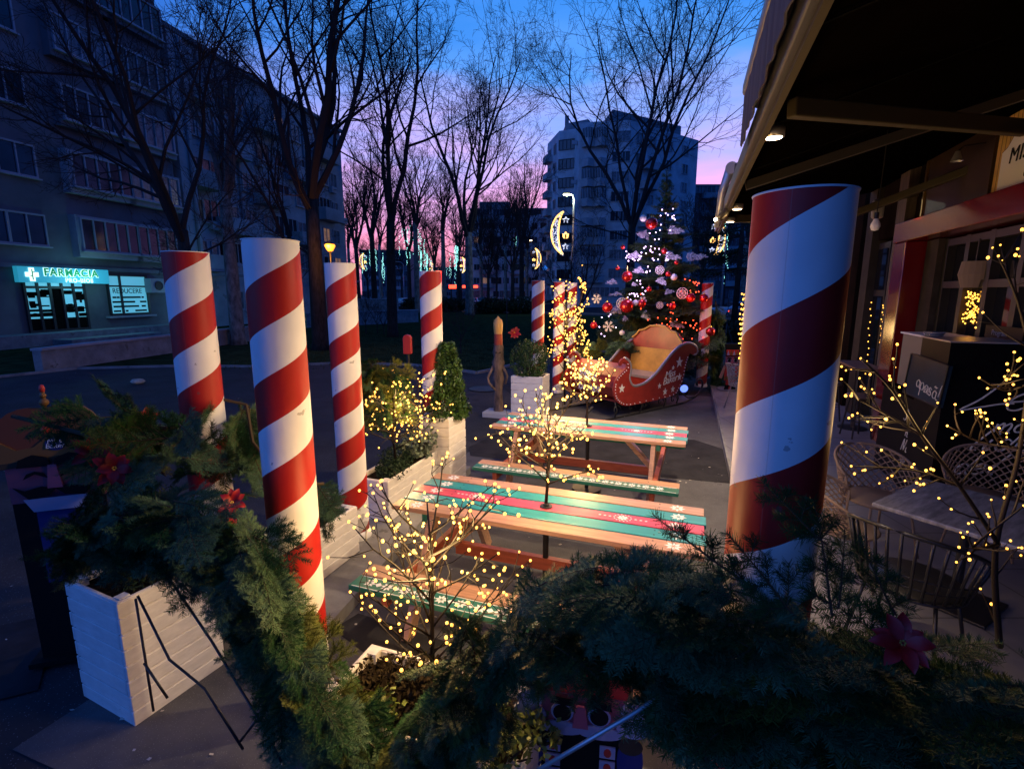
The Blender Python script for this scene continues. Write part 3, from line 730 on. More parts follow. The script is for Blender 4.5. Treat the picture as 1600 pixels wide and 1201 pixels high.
# evergreen at right
ev = thing('pine_tree', 'dark drooping evergreen tree beside the awning end', 'tree', PX(1150, 34))
b = MB(); b.tube([(0,0,0),(0.1,0,5),(0,0,11)], [.22,.16,.03], 8); b.build('trunk', bark, ev, smooth=True)
b = MB(); rng = random.Random(4)
for i in range(46):
    z = rng.uniform(3.2,9.8); r = (10.8-z)*.5*rng.uniform(.4,1); a = rng.uniform(0,6.28); p = Vector((cos(a)*r, sin(a)*r, z))
    q = leafcloud(260, blob(p.x, p.y, p.z, .9, .9, .34, .2, 3, i), .2, i, .3); b.add(q.v, q.f)
    b.tube([(0,0,z+.3), p], [.05,.02], 3)
b.build('crown', leaf_d, ev)

# ================================================================ STREET FURNITURE
def street_lamp(label, px, py_head, yd, arm=-1.6, col=lamp_c, e=0, pole=.08, group=None):
    h = Y(px, py_head, yd).z; base_ = PX(px, yd)
    t = thing('street_lamp', label, 'street lamp', base_-Vector((arm,0,0)), 0, group)
    b = MB(); b.tube([(0,0,0),(0,0,h*.5),(0,0,h-.5),(arm*.25,0,h-.05),(arm*.8,0,h+.05)], [pole*1.3,pole*1.1,pole*.7,pole*.5,pole*.4], 8); b.build('pole', silver, t, smooth=True)
    b = MB(); b.ball((arm,0,h+.05), .34, 10, (1.2,.7,.35)); b.build('lamp_head', frame_d, t, smooth=True)
    b = MB(); b.ball((arm,0,h-.06), .30, 10, (1.25,.8,.4)); b.build('bulb', col, t, smooth=True)
    if e: point('street_light', wmat(t)@Vector((arm,0,h-.5)), e, (.8,1,.75), .3, t)
    return t
street_lamp('tall pale street lamp glowing greenish in front of the tower', 883, 303, 50, -.75, lamp_c, 350, .22)
street_lamp('street lamp with warm head over the far street left of the tower', 853, 389, 95, -2.6, lamp_w)
street_lamp('distant street lamp above the pale leaning trunk', 828, 375, 105, 1.8, lamp_w)
street_lamp('far boulevard street lamp in front of the twinkling trees', 716, 394, 120, -2, lamp_w, group='small lamps down the boulevard')
street_lamp('far boulevard street lamp near the left block corner', 617, 409, 110, -2, lamp_w, group='small lamps down the boulevard')
t = thing('globe_lamp', 'orange glowing park lantern beside the thick forked tree', 'lantern', PX(520, 19))
h = Y(520, 388, 19).z
b = MB(); b.tube([(0,0,0),(0,0,h-.1)], [.06,.04], 8); b.build('pole', black_m, t, smooth=True)
b = MB(); b.lathe([(0,h-.12),(.09,h-.1),(.19,h+.08),(.17,h+.14),(0,h+.14)], 12); b.build('lamp_shade', lamp_o, t, smooth=True)
b = MB(); b.lathe([(.2,h+.14),(.12,h+.22),(.02,h+.27),(0,h+.27)], 12); b.build('cap', frame_d, t, smooth=True)
point('lantern_light', wmat(t)@Vector((0,-.3,h+.05)), 60, (1,.38,.06), .12, t)
# crescent moon decorations
def moon(label, px, py, yd, hgt, flip=1, pole_px=None):
    c = Y(px, py, yd); t = thing('moon_decoration', label, 'light decoration', c)
    def cres(k, off=0): 
        o_ = []; n = 18
        for i in range(n+1):
            a = -1.25+2.5*i/n; o_.append((-(cos(a)-cos(1.25))*hgt*.42*flip+off, sin(a)*hgt*.52))
        i_ = []
        for i in range(n+1):
            a = -1.25+2.5*i/n; i_.append((-(cos(a)-cos(1.25))*hgt*k*flip+off, sin(a)*hgt*.52))
        return o_, i_
    o_, i_ = cres(.17)
    b = MB(); b.tube([(x,0,z) for x, z in o_], hgt*.02, 5); b.tube([(x,0,z) for x, z in i_], hgt*.02, 5)
    for x, z in ((.02,.18),): 
        b.tube([((x*hgt*3+cos(a)*hgt*.06)*flip,0,z*hgt-.25*hgt+sin(a)*hgt*.06) for a in [i*pi/4 for i in range(9)]], hgt*.015, 4)
    b.build('outline_lights', moon_o, t)
    b = MB(); rng = random.Random(px)
    for i in range(240):
        f = rng.random(); j = int(f*17); u = rng.uniform(.1,.9); x = o_[j][0]*(1-u)+i_[j][0]*u; z = o_[j][1]; b.ball((x+rng.uniform(-.01,.01),0,z+rng.uniform(-.03,.03)*hgt), hgt*.011, 4)
    b.build('filling_lights', moon_f, t)
    for k, (zz, m_) in enumerate(((.30, moon_f), (-.05, moon_o), (-.32, moon_f))):
        s_ = star(hgt*.075); q = MB(); n = len(s_)
        q.tube([((x+hgt*.06*flip),0,y+zz*hgt) for x, y in s_+[s_[0]]], hgt*.016, 4); q.build('star', m_, t)
    b = MB(); fr_ = [(o_[i][0],.03,o_[i][1]) for i in range(0,19,3)]; b.tube(fr_, .02, 4); b.bar((0,.03,hgt*.3),((pole_px or .5*flip),.03,hgt*.3),.04); b.build('bracket', frame_d, t)
    return t
def star(r, k=.42, n=5, a0=pi/2): return [(cos(a0+pi*i/n)*(r if i % 2 == 0 else r*k), sin(a0+pi*i/n)*(r if i % 2 == 0 else r*k)) for i in range(2*n)]
moon('large lit crescent moon with three stars on the tall lamp pole', 880, 364, 49.4, 3.9, 1, .9)
moon('lit crescent moon facing left above the parked silver car', 836, 404, 92, 3.6, -1, -.9)
moon('lit crescent moon half hidden behind the awning arm', 1117, 372, 48, 3.3, -1, -.9)
moon('small lit crescent moon at the left block corner', 569, 408, 75, 2.3, 1)
moon('small lit crescent moon beneath the icicle lights mid boulevard', 722, 414, 88, 2.6, -1)
moon('tiny lit crescent moon far down the boulevard', 673, 419, 100, 2.2, -1)
# plain poles for the moons that hang free
for px, yd, ht in ((843,92,420-0),(1128,48,0)):
    t = thing('lamp_pole', 'slim bare pole carrying the lit crescent '+('near the silver car' if px < 900 else 'beside the evergreen'), 'pole', PX(px, yd)); b = MB(); b.tube([(0,0,0),(0,0,11)], [.12,.07], 8); b.build('post', silver, t, smooth=True)
    b = MB(); b.ball((0,0,11.03), .12, 8, (1,1,.5)); b.build('cap', frame_d, t)
# icicle lights hung in far trees
random.seed(9)
def icicles(label, px0, px1, py0, py1, yd, n, ln):
    t = thing('tree_lights', label, 'fairy lights', Y((px0+px1)/2, (py0+py1)/2, yd), 0, 'white green light curtains in the boulevard trees')
    b = MB()
    for i in range(n):
        px = random.uniform(px0,px1); p0 = py0+(py1-py0)*abs(px-(px0+px1)/2)/(px1-px0)*random.uniform(.3,1.3)
        l = random.uniform(.25,1)*ln; k = int(l*2.6)
        for j in range(k):
            if random.random() < .8:
                c = Y(px+random.uniform(-1,1), p0+j*(py1-py0)/(ln*2.6), yd+random.uniform(-1,1)); b.add([c+Vector((-.06,0,0)), c+Vector((0,0,-.09)), c+Vector((.06,0,0)), c+Vector((0,.0,.09)), c+Vector((0,-.08,0)), c+Vector((0,.08,0))], [(0,1,4),(1,2,4),(2,3,4),(3,0,4),(1,0,5),(2,1,5),(3,2,5),(0,3,5)])
    b.build('bulbs', led_g, t, world=True)
icicles('greenish light strands hanging low beside the left block corner', 566, 600, 388, 428, 80, 12, 7)
icicles('greenish light strands high in the tree crown left of centre', 618, 668, 350, 415, 75, 13, 9)
icicles('dense burst of greenish lights just above the farthest column', 650, 675, 392, 425, 85, 22, 7)
icicles('greenish light strands draped left of the plane tree trunk', 702, 724, 384, 428, 85, 12, 9)
icicles('faint light strands lower down the boulevard', 680, 712, 415, 440, 110, 8, 5)
icicles('thin light strand on the tree before the stepped block', 804, 812, 362, 398, 95, 3, 7)
icicles('light strands in the branches near the awning arm', 1128, 1146, 320, 430, 60, 7, 10)
t = thing('neon_sign', 'small red glowing sign far down the boulevard', 'sign', Y(690,438,100))
b = MB(); b.box((0,0,.3),(.7,.2,2.6)); b.box((-1,0,1.5),(2.2,.2,.6)); b.box((2.2,0,-1.2),(1.6,.2,.7)); b.box((5.5,0,-1.2),(3,.2,.5)); b.build('letters', red_l, t)
b = MB(); b.box((2,.3,-1.6),(10,.2,.2)); b.tube([(0,.3,-1.6),(0,.3,-4.8)], .1, 6); b.build('frame', frame_d, t)
t = thing('road_sign', 'tiny blue road sign beside the tower corner', 'sign', PX(851, 80))
b = MB(); b.tube([(0,0,0),(0,0,6.2)], .05, 6); b.build('post', silver, t); b = MB(); b.prism([(cos(a)*.45, sin(a)*.45) for a in [i*pi/2 for i in range(4)]], .05, (0,-.06,6.0)); b.build('plate', noemitsample(mat('blue_sign', (.02,.15,.6), .4, emit=(.02,.2,.8), estr=.6)), t)
# cars
def car(label, loc, rz, m, head=False, tail=False, group=None):
    t = thing('parked_car' if not (head or tail) else 'car', label, 'car', loc, rz, group)
    prof = [(-2.15,.35),(-2.2,.72),(-2.05,.92),(-1.25,1.0),(-.55,1.42),(.55,1.46),(1.35,1.05),(2.05,.98),(2.15,.6),(2.1,.3),(1.75,.3),(1.66,.5),(1.4,.62),(1.14,.5),(1.05,.28),(-1.0,.28),(-1.1,.5),(-1.36,.62),(-1.62,.5),(-1.72,.3)]
    b = MB(); n = len(prof)
    ring = []
    for yy, f in ((-.86,.96),(-.80,1.),(.80,1.),(.86,.96)):
        ring.append([Vector((x*f, yy*(.86 if z > 1.1 else 1), .3+(z-.3)*f)) for x, z in prof])
    vs = [p for r_ in ring for p in r_]; fs = []
    for k in range(3):
        for i in range(n): fs.append((k*n+i, k*n+(i+1) % n, (k+1)*n+(i+1) % n, (k+1)*n+i))
    fs.append(tuple(reversed(range(n)))); fs.append(tuple(range(3*n, 4*n)))
    b.add(vs, fs); b.build('body', m, t, smooth=False, bevel=.03)
    for s_ in (-1,1):
        for nm, q in (('side_window', [(-1.05,1.02),(-.5,1.36),(0,1.385),(0,1.02)]), ('side_window', [(.06,1.02),(.06,1.385),(.52,1.38),(1.15,1.06)])):
            g = MB(); g.prism(q, .03, (0,s_*.845,0)); o = g.build(nm, glass_d, t)
        for nm, px, m_, w in (('headlight', -2.06, lamp_w if head else frame_w, .13), ('tail_light', 2.06, red_l if tail else red_p, .11)):
            g = MB(); g.ball((px, s_*.62, .78), w, 8, (.6,1.3,.8)); g.build(nm, m_, t)
        for x in (-1.36,1.4):
            g = MB(); g.tube([(x,s_*.70,.32),(x,s_*.88,.32)], .32, 18); w_ = g.build('wheel', rubber, t)
            g = MB(); g.tube([(x,s_*.86,.32),(x,s_*.895,.32)], .2, 12); g.build('rim', silver, w_)
    g = MB(); g.add([Vector((-1.22,-.68,1.02)),Vector((-1.22,.68,1.02)),Vector((-.6,.62,1.41)),Vector((-.6,-.62,1.41))], [(0,1,2,3)]); g.add([Vector((1.33,-.68,1.075)),Vector((1.33,.68,1.075)),Vector((.62,.62,1.465)),Vector((.62,-.62,1.465))], [(3,2,1,0)])
    for v in g.v: v.z += .02
    for i, v in enumerate(g.v): v.x += (-.02 if i < 4 else .02)
    g.build('windscreen', glass_d, t)
    return t
car('silver hatchback parked at right beyond the striped column', G(1152,497), radians(8), carw)
car('silver car half hidden behind the striped column and hedge', PX(828,66), radians(5), carw)
car('dark car between the two striped columns', PX(862,62), radians(5), card, head=False, tail=False)
car('oncoming car with glowing headlights above the long hedge', PX(686,78), radians(62), carw, head=True)
car('car driving away with red tail lights before the stepped block', PX(751,84), radians(-75), carw, tail=True)
car('car with one bright headlight left of the farthest left column', PX(632,80), radians(40), carw, head=True)
car('dark car with a red tail light at the far right', G(1185,503), radians(170), card, tail=True)
car('pale car parked far right beyond the evergreen', PX(1232,52), radians(5), carw)

# ================================================================ STRIPED COLUMNS
def column(label, top, D, redpx, base_z=.1, Ht=2.43, r=.12, PER=PER, sm=None):
    loc = Vector((top[0], top[1], base_z)); t = thing('striped_column', label, 'column', loc, 0, 'red and white striped columns')
    H = Ht-base_z; d = ray(*redpx)
    # height of the picked red band on the axis nearest point, used to turn the wrap
    hd = Vector((top[0], top[1])); tt = (hd.length-r)/Vector((d.x, d.y)).length; z = HC+d.z*tt-base_z
    view = atan2(-hd.y, -hd.x)
    want = (z/PER-view/(2*pi)-.5)
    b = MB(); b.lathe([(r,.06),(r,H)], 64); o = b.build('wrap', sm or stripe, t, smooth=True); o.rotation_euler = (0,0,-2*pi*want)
    b = MB(); b.lathe([(r+.001,H-.001),(r+.003,H+.004),(r-.012,H+.004),(r-.014,H-.25)], 64); b.lathe([(0,H-.2),(r-.013,H-.2)], 32); b.build('rim', col_white, t, smooth=True)
    b = MB(); b.lathe([(r+.016,0),(r+.018,.03),(r+.006,.065),(r-.001,.07)], 48); b.build('base_ring', col_white, t, smooth=True)
    return t
column('second tallest striped column at far left with its red top', (-1.90,3.03), 0, (313,508))
column('big striped column at left with a white top rising from the garland', (-1.09,2.36), 0, (427,462))
column('slimmer striped column left of centre standing on the plinth by two planters', G(556,836,.1)[:2], 0, (535,543))
column('striped column beside the tall leafy planter and twinkling twig tree', G(681,742,.1)[:2], 0, (660,563))
column('striped column standing behind the bushy planter near the carved figure', Y(841,440,9.7)[:2], 0, (841,469), .0)
column('left one of the paired striped columns behind the twinkling tree', Y(874,445,11.2)[:2], 0, (875,469), .0)
column('right one of the paired striped columns behind the twinkling tree', Y(894,446,11.9)[:2], 0, (893,458), .0)
column('striped column right of the christmas fir with boughs over it', (4.33,11.4), 0, (1107,475), .1, Ht=2.41)
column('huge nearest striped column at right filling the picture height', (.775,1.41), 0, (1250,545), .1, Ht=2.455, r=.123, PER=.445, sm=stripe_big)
# thin lit pole at the bushy planter's column (pale edge)

# ================================================================ PICNIC TABLES
def flake(r, c=(0,0)):
    out = []
    for k in range(8):
        a = k*pi/4; u = (cos(a), sin(a)); v = (-sin(a), cos(a))
        out.append([(c[0]+u[0]*r*.15, c[1]+u[1]*r*.15), (c[0]+u[0]*r*.55+v[0]*r*.2, c[1]+u[1]*r*.55+v[1]*r*.2), (c[0]+u[0]*r, c[1]+u[1]*r), (c[0]+u[0]*r*.55-v[0]*r*.2, c[1]+u[1]*r*.55-v[1]*r*.2)])
    return out
def flat(mb, poly_, z, th=.0015):
    mb.prism(poly_, th, (0,0,z), (1,0,0), (0,1,0))
def picnic(label, loc, rz, Lg=2.02, W=.72):
    t = thing('picnic_table', label, 'picnic table', loc, rz, 'painted picnic tables')
    bw = W/5; mats_ = [wood, teal, pink, teal, wood]
    for i in range(5):
        y = -W/2+bw*(i+.5); sh = (i % 2)*.012
        b = MB(); b.box((sh,y,.735), (Lg,bw-.014,.032)); o = b.build('board', mats_[i], t, bevel=.004)
        b = MB()
        for sx in (-1,1):
            for q in flake(.052, (sx*(Lg/2-.17)+sh, y)): flat(b, q, .7525)
        if i == 2:
            for sx in (-.52,.52):
                for q in flake(.04, (sx*1.0+sh, y))+flake(.025, (sx+.0+sh, y)): flat(b, q, .7525+.0004*random.random())
                for k in range(1,4):
                    for s2 in (-1,1): flat(b, [(p[0]+sx+s2*(.05+k*.033)+sh, p[1]+y) for p in star(.011)], .7528)
                for k in range(14):
                    a = k*2*pi/14; flat(b, [(sx+sh+cos(a)*.055+cos(q)*.006, y+sin(a)*.048+sin(q)*.006) for q in (0,1.57,3.14,4.71)], .7529)
        b.build('snowflakes', white_p, o)
    ys = .735
    for s_ in (-1,1):
        for k, (m_, yy) in enumerate(((green, ys-.068) if s_ > 0 else (wood, ys-.068), (wood, ys+.068) if s_ > 0 else (green, ys+.068))):
            b = MB(); b.box((0,s_*yy,.435), (Lg-.05,.125,.034)); o = b.build('bench_board', m_, t, bevel=.004)
            if m_ is green:
                b = MB(); n = 15
                for i in range(n):
                    x = -Lg/2+.14+(Lg-.33)*i/(n-1)
                    if i % 2 == 0 or True:
                        for q in flake(.040, (x, s_*yy)): flat(b, q, .4535)
                    x2 = x+(Lg-.33)/(n-1)/2
                    if i < n-1: flat(b, [(x2-.022,s_*yy),(x2,s_*yy+.022),(x2+.022,s_*yy),(x2,s_*yy-.022)], .4536)
                for e in (-.055,.055): b.box((0,s_*yy+e,.4525),(Lg-.09,.004,.0015))
                b.build('snowflakes', white_p, o)
    for sx in (-1,1):
        x = sx*(Lg/2-.30)
        for sy in (-1,1):
            b = MB(); b.bar((x,sy*.26,.715),(x,sy*.66,.0),.045,.10); b.build('leg', wood, t, bevel=.004)
        b = MB(); b.box((x+.047*sx,0,.38),(.045,1.66,.095)); b.build('bench_support', wood_red, t, bevel=.004)
        b = MB(); b.box((x+.047*sx,0,.685),(.04,W-.04,.065)); b.build('top_support', green, t, bevel=.004)
        b = MB(); b.bar((x-.02*sx,0,.36),(x-.36*sx,0,.71),.045,.09,(0,1,0)); b.build('brace', wood, t)
    b = MB(); b.box((0,0,.33),(Lg-.66,.045,.09)); b.build('stretcher', wood_red, t)
    b = MB()
    for sx in (-1,1):
        for i in range(5):
            for q in (-.03,.03): b.tube([(sx*(Lg/2-.30)+.012,-W/2+bw*(i+.5)+q,.745),(sx*(Lg/2-.30)+.012,-W/2+bw*(i+.5)+q,.7522)], .0055, 8)
        for yy in (-.80,-.67,.67,.80): b.tube([(sx*(Lg/2-.30),yy,.445),(sx*(Lg/2-.30),yy,.4532)], .0055, 8)
    b.build('screws', black_m, t)
    b = MB(); b.tube([(0,0,.0),(0,0,.77)], .021, 12); b.lathe([(.045,.752),(.045,.758),(.02,.76)], 16); b.tube([(0,0,.0),(0,0,.05)], .16, 20); b.build('parasol_socket', black_m, t, smooth=False)
    return t
def mid(a, b_): return (a+b_)/2
ta = [G(612,788,.75), G(1104,872,.75), G(1104,795,.75), G(680,739,.75)]
c = sum(ta, Vector())/4; c.z = 0.004; T1C = c.copy()
picnic('nearer painted picnic table with snowflake benches in front of the garland', c, radians(-20.2), 2.04, .70)
tb = [G(767,667.5,.75), G(1077,702,.75), G(1077,667,.75), G(791,646,.75)]
c = sum(tb, Vector())/4; c.z = 0.02; T2C = c.copy()
picnic('farther painted picnic table standing before the red sleigh', c, radians(-20.5), 2.04, .70)

# ================================================================ PLANTERS
def planter(label, corner, w, d, h, rows, soil_drop=.04, rz=ANG, z0=0., thick=.03):
    """corner = near left corner (world); local x along RX-like, y along TX-like"""
    t = thing('planter_box', label, 'planter', (corner[0], corner[1], z0), rz)
    rh = h/rows
    for nm, (cx, cy, sx, sy) in (('front', (w/2, 0, w, thick)), ('back', (w/2, d, w, thick)), ('left', (0, d/2, thick, d+thick)), ('right', (w, d/2, thick, d+thick))):
        b = MB()
        for i in range(rows):
            j = .0015*((i*7) % 3)
            b.box((cx, cy, rh*(i+.5)), (sx+j+ (thick if nm in ('front','back') else 0)*0, sy+j, rh-.009))
            b.box((cx, cy, rh*(i+1)-.005), (max(.01,sx-.012), max(.01,sy-.012), .012))
        b.build('board_wall', white_wood, t, bevel=.004)
    b = MB()
    for x in (.035, w-.035):
        for y in (.035, d-.035): b.box((x, y, h/2+.004), (.05,.05,h))
    b.build('corner_posts', white_wood, t)
    b = MB(); b.box((w/2, d/2, h-soil_drop-.03), (w-.04, d-.04, .06)); b.build('soil', soil, t)
    b = MB(); b.box((w/2, d/2, .012), (w-.08, d-.08, .02)); b.build('base', black_m, t)
    return t
AN1 = radians(-25)
p1 = planter('tall white boarded planter box in the left foreground', G(212,1130)+Vector((-.44*cos(AN1), -.44*sin(AN1), 0)), .45, .47, .70, 8, rz=atan2(-.21,.45))
p2 = planter('low white planter behind the big left striped column', G(558,862,.1)-RX*.32-TX*.95, .32, .95, .40, 5, z0=.1)
p3 = planter('low white planter full of dark plants under the twinkling twig tree', G(608,815,.1)-RX*.34, .34, 1.05, .40, 5, z0=.1)
p4 = planter('tall white planter holding a leafy green bush', G(700,760,.1)-RX*.30, .32, .40, .84, 8, z0=.03)
p5 = planter('white planter with a rounded bush beside the carved figure', G(800,652), .55, .45, .76, 6)
p6 = planter('white edged planter bottom centre under the glowing twig tree', G(582,1008,.4)-Vector((sin(radians(20)), cos(radians(20)), 0))*.42, .95, .42, .40, 5, rz=radians(-20), soil_drop=.05)

def shrub(label, loc, sh, n, lsz, m, seed, name='shrub', cat='shrub', asp=.5, stems=12, sth=.4, group=None):
    t = thing(name, label, cat, loc, 0, group)
    leafcloud(n, sh, lsz, seed, asp).build('foliage', m, t)
    b = MB(); rng = random.Random(seed)
    for i in range(stems):
        q = sh(rng); b.tube([(q.x*.15,q.y*.15,0),(q.x*.5,q.y*.5,q.z*.5),q], [.008,.006,.002], 4)
    b.build('stems', stem_m, t)
    return t
loc4 = wmat(p4)@Vector((.20,.26,.80))
def cone(seed, rx, h):
    r0 = random.Random(seed); L_ = [(r0.uniform(0,6.28), r0.uniform(.1,.95), r0.uniform(.8,1.25)) for _ in range(26)]
    def f(rng):
        z = rng.random()**1.25; a = rng.uniform(0,6.28)
        k = min(L_, key=lambda q: ((a-q[0]+pi) % (2*pi)-pi)**2*.3+(z-q[1])**2*3)
        r = rx*(1-z*.72)*k[2]*(.45+.55*rng.random()**.5); return Vector((cos(a)*r, sin(a)*r, z*h*1.02))
    return f
shrub('upright glossy green bush in the tall planter', loc4, cone(3,.27,.82), 6600, .045, leaf, 3)
shrub('rounded fine leaved green bush next to the carved figure', wmat(p5)@Vector((.28,.24,.74)), blob(0,0,.26,.36,.32,.42,.5,9,4), 7000, .034, leaf, 4)
# plants in the lower planters
shrub('dark trailing heather filling the planter under the twig tree', wmat(p3)@Vector((.17,.38,.36)), blob(0,0,.06,.20,.42,.14,.2,7,6), 2600, .028, leaf_d, 6)
shrub('round leaved eucalyptus bunch at the back of the twig tree planter', wmat(p3)@Vector((.20,.78,.38)), blob(0,0,.14,.22,.22,.20,.3,7,8), 420, .055, mat('eucalyptus', (.14,.19,.13), .5, noise_s=8, noise_a=.4), 8, asp=.85)
shrub('grey leaved little plant behind the big left column', wmat(p2)@Vector((.17,.70,.37)), blob(0,0,.08,.15,.22,.13,.2,7,5), 1500, .03, mat('silver_leaf', (.22,.25,.20), .6, noise_s=9, noise_a=.4), 5)
shrub('tangle of dry stems in the bottom centre planter', wmat(p6)@Vector((.38,.20,.36)), blob(0,0,.06,.40,.2,.15,.1,7,15), 3200, .03, leaf_dry, 15, stems=60)
for k, (x, y, s_) in enumerate(((.30,.05,1.),(.52,.24,.9),(.74,.18,1.1),(.62,.02,1.2),(.86,.05,1.3),(.98,.2,1.2))):
    shrub('variegated yellow green euonymus sprig '+('at the left end of the bottom planter','by the stem of the glowing twig tree','under the right garland at the bottom planter','in the middle front of the bottom planter','deep below the right garland end','behind the drooping right garland tips')[k], wmat(p6)@Vector((x,y,.36)), blob(0,0,.07*s_,.10*s_,.10*s_,.10*s_,.2,5,20+k), int(230*s_), .036, leaf_y, 20+k, asp=.6)
shrub('dull bushy juniper at the top of the foreground left planter', wmat(p1)@Vector((.22,.30,.68)), blob(0,0,.18,.34,.34,.26,.3,9,31), 9000, .025, leaf_d, 31, asp=.3)

# ================================================================ FIR BOUGHS
def bough_mesh(name, seed, Lb=.42, nt_=9, tw=.18, nl=.026, nw=.0030, sp=.0048, droop=.14, mats_=None, flat_=.35, per=3):
    rng = random.Random(seed); b = MB()
    def needles(pts, dens=1.):
        for p, q in zip(pts, pts[1:]):
            d = q-p; l = d.length; d = d/l; k = max(1, int(l/sp*dens))
            sd_ = d.cross(Vector((0,0,1)))
            if sd_.length < .05: sd_ = Vector((0,1,0))
            sd_.normalize(); up = sd_.cross(d)
            for i in range(k):
                c = p+d*l*(i+rng.random())/k
                for j in range(per):
                    a = (0, pi, pi/2)[j % 3]+rng.uniform(-.75,.75)
                    o_ = (sd_*cos(a)+up*sin(a)*(1 if j % 3 == 2 else .6)).normalized()
                    nd = (o_*.82+d*rng.uniform(.4,.85)).normalized(); ln = nl*rng.uniform(.75,1.15)
                    w = nd.cross(up+Vector((.01,.02,.03))*rng.random()).normalized()*nw*.5
                    tip = c+nd*ln
                    b.add([c-w, c+w, tip+w*.5, tip-w*.5], [(0,1,2,3)])
    def path(p, d, l, n, dr):
        pts = [p]
        for i in range(n):
            d = (d+Vector((rng.uniform(-.06,.06), rng.uniform(-.06,.06), -dr/n+rng.uniform(-.04,.04)))).normalized(); p = p+d*l/n; pts.append(p)
        return pts
    main = path(Vector((0,0,0)), Vector((1,0,.06)), Lb, 7, droop*3)
    b.cur = 1; b.tube(main, [.0042-.003*i/7 for i in range(8)], 4); b.cur = 0
    needles(main[1:])
    for i in range(nt_):
        f = .10+.85*i/nt_; j = min(6, int(f*7)); o_ = main[j]+(main[j+1]-main[j])*(f*7-j); dd = (main[j+1]-main[j]).normalized()
        for s_ in (-1,1):
            if rng.random() < .08: continue
            a = rng.uniform(.75,1.05); l = tw*(1-f)**.7*rng.uniform(.7,1.15)+.03
            d = (dd*cos(a)+Vector((0,s_*sin(a),rng.uniform(-flat_,flat_)*.6))).normalized()
            pts = path(o_, d, l, 4, droop*2)
            b.cur = 1; b.tube(pts, [.0022,.002,.0016,.0012,.0008], 3, cap=False); b.cur = 0
            needles(pts)
            if l > tw*.62:
                for s2 in (-1,1):
                    q = pts[2]; d2 = (pts[3]-pts[2]).normalized(); e = (d2*.75+Vector((0,0,1)).cross(d2)*.62*s2+Vector((0,0,rng.uniform(-.1,.1)))).normalized()
                    pp = path(q, e, l*.45, 3, droop); b.cur = 1; b.tube(pp, [.0015,.0012,.001,.0008], 3, cap=False); b.cur = 0; needles(pp)
    o = b.build(name, mats_ or [needle, stem_m])
    me = o.data; bpy.data.objects.remove(o); return me
BM = [bough_mesh('fir_bough', s_, mats_=[(needle, needle_b, needle, needle_y, needle_b)[s_ % 5], stem_m]) for s_ in range(5)]
BM.append(bough_mesh('fir_bough', 11, Lb=.34, nt_=9, tw=.13, mats_=[needle_b, stem_m], nl=.024))
needle_x = mat('christmas_needle', (.09,.17,.09), .5, noise_s=4, noise_a=.5, spec=.15)
BIG = [bough_mesh('fir_bough', 40+s_, Lb=1.0, nt_=13, tw=.46, nl=.05, nw=.008, sp=.010, droop=.12, mats_=[(needle_x, needle_x, needle_y)[s_], stem_m], per=3) for s_ in range(3)]
SNOW = bough_mesh('flocked_bough', 50, Lb=.8, nt_=7, tw=.24, nl=.045, nw=.014, sp=.017, droop=.10, mats_=[needle_s, needle_s], per=3)
def inst(me, name, parent, loc, dirv, roll=0., sc=1.):
    """loc and direction are world values"""
    o = bpy.data.objects.new(name, me); COL.objects.link(o); o.parent = parent
    d = Vector(dirv).normalized(); up = Vector((0,0,1))
    if abs(d.z) > .97: up = Vector((0,1,0))
    y = up.cross(d).normalized(); z = d.cross(y)
    M = Matrix((d, y, z)).transposed()@Matrix.Rotation(roll, 3, 'X')
    M4 = Matrix.Translation(Vector(loc))@M.to_4x4()
    if parent is not None: M4 = wmat(parent).inverted()@M4
    l, q, _ = M4.decompose(); o.location = l; o.rotation_mode = 'QUATERNION'; o.rotation_quaternion = q; o.scale = (sc,)*3
    return o
def catmull(pts, n):
    out = []; P_ = [pts[0]]+pts+[pts[-1]]
    for i in range(1, len(P_)-2):
        for k in range(n):
            t = k/n; a, b_, c_, d = P_[i-1], P_[i], P_[i+1], P_[i+2]
            out.append(.5*((2*b_)+(c_-a)*t+(2*a-5*b_+4*c_-d)*t*t+(3*b_-a-3*c_+d)*t**3))
    out.append(P_[-2]); return out
wire_d = mat('dark_wire', (.015,.012,.008), .8)
def garland(label, pts, n, seed, rad, dz=-.2, sc=1., flow=.7):
    rng = random.Random(seed); c = catmull(pts, 8); t = thing('fir_garland', label, 'garland', c[len(c)//2])
    b = MB(); b.tube(c, .005, 6); b.build('rope', wire_d, t, world=True)
    for i in range(n*2):
        f = (i+rng.random())/(n*2)*(len(c)-1.001); j = int(f); p = c[j]+(c[j+1]-c[j])*(f-j); tan_ = (c[j+1]-c[j]).normalized()
        s_ = 1 if rng.random() < flow else -1; side = Vector((rng.uniform(-1,1), rng.uniform(-1,.6), rng.uniform(-1,.8))).normalized()
        side = (side-tan_*side.dot(tan_)).normalized()
        d = (tan_*s_*rng.uniform(.7,1.1)+side*rng.uniform(.15,.75)+Vector((0,0,dz*rng.uniform(.4,1.6)))).normalized()
        p = p+side*rng.uniform(.1, 1)*rad-tan_*s_*.10
        inst(BM[rng.randrange(len(BM))], 'fir_bough' if i % 2 else 'fir_spray', t, p, d, rng.uniform(-.8,.8), rng.uniform(.6,1.0)*sc)
    return t
gl = [Y(*q) for q in ((125,850,2.15),(190,800,2.10),(270,810,2.05),(340,830,1.98),(395,890,1.90),(440,1000,1.82),(505,1105,1.75),(590,1200,1.7))]
garland('fir garland draped over the foreground left planter and sagging to bottom centre', gl, 99, 3, .10, -.35, .78)
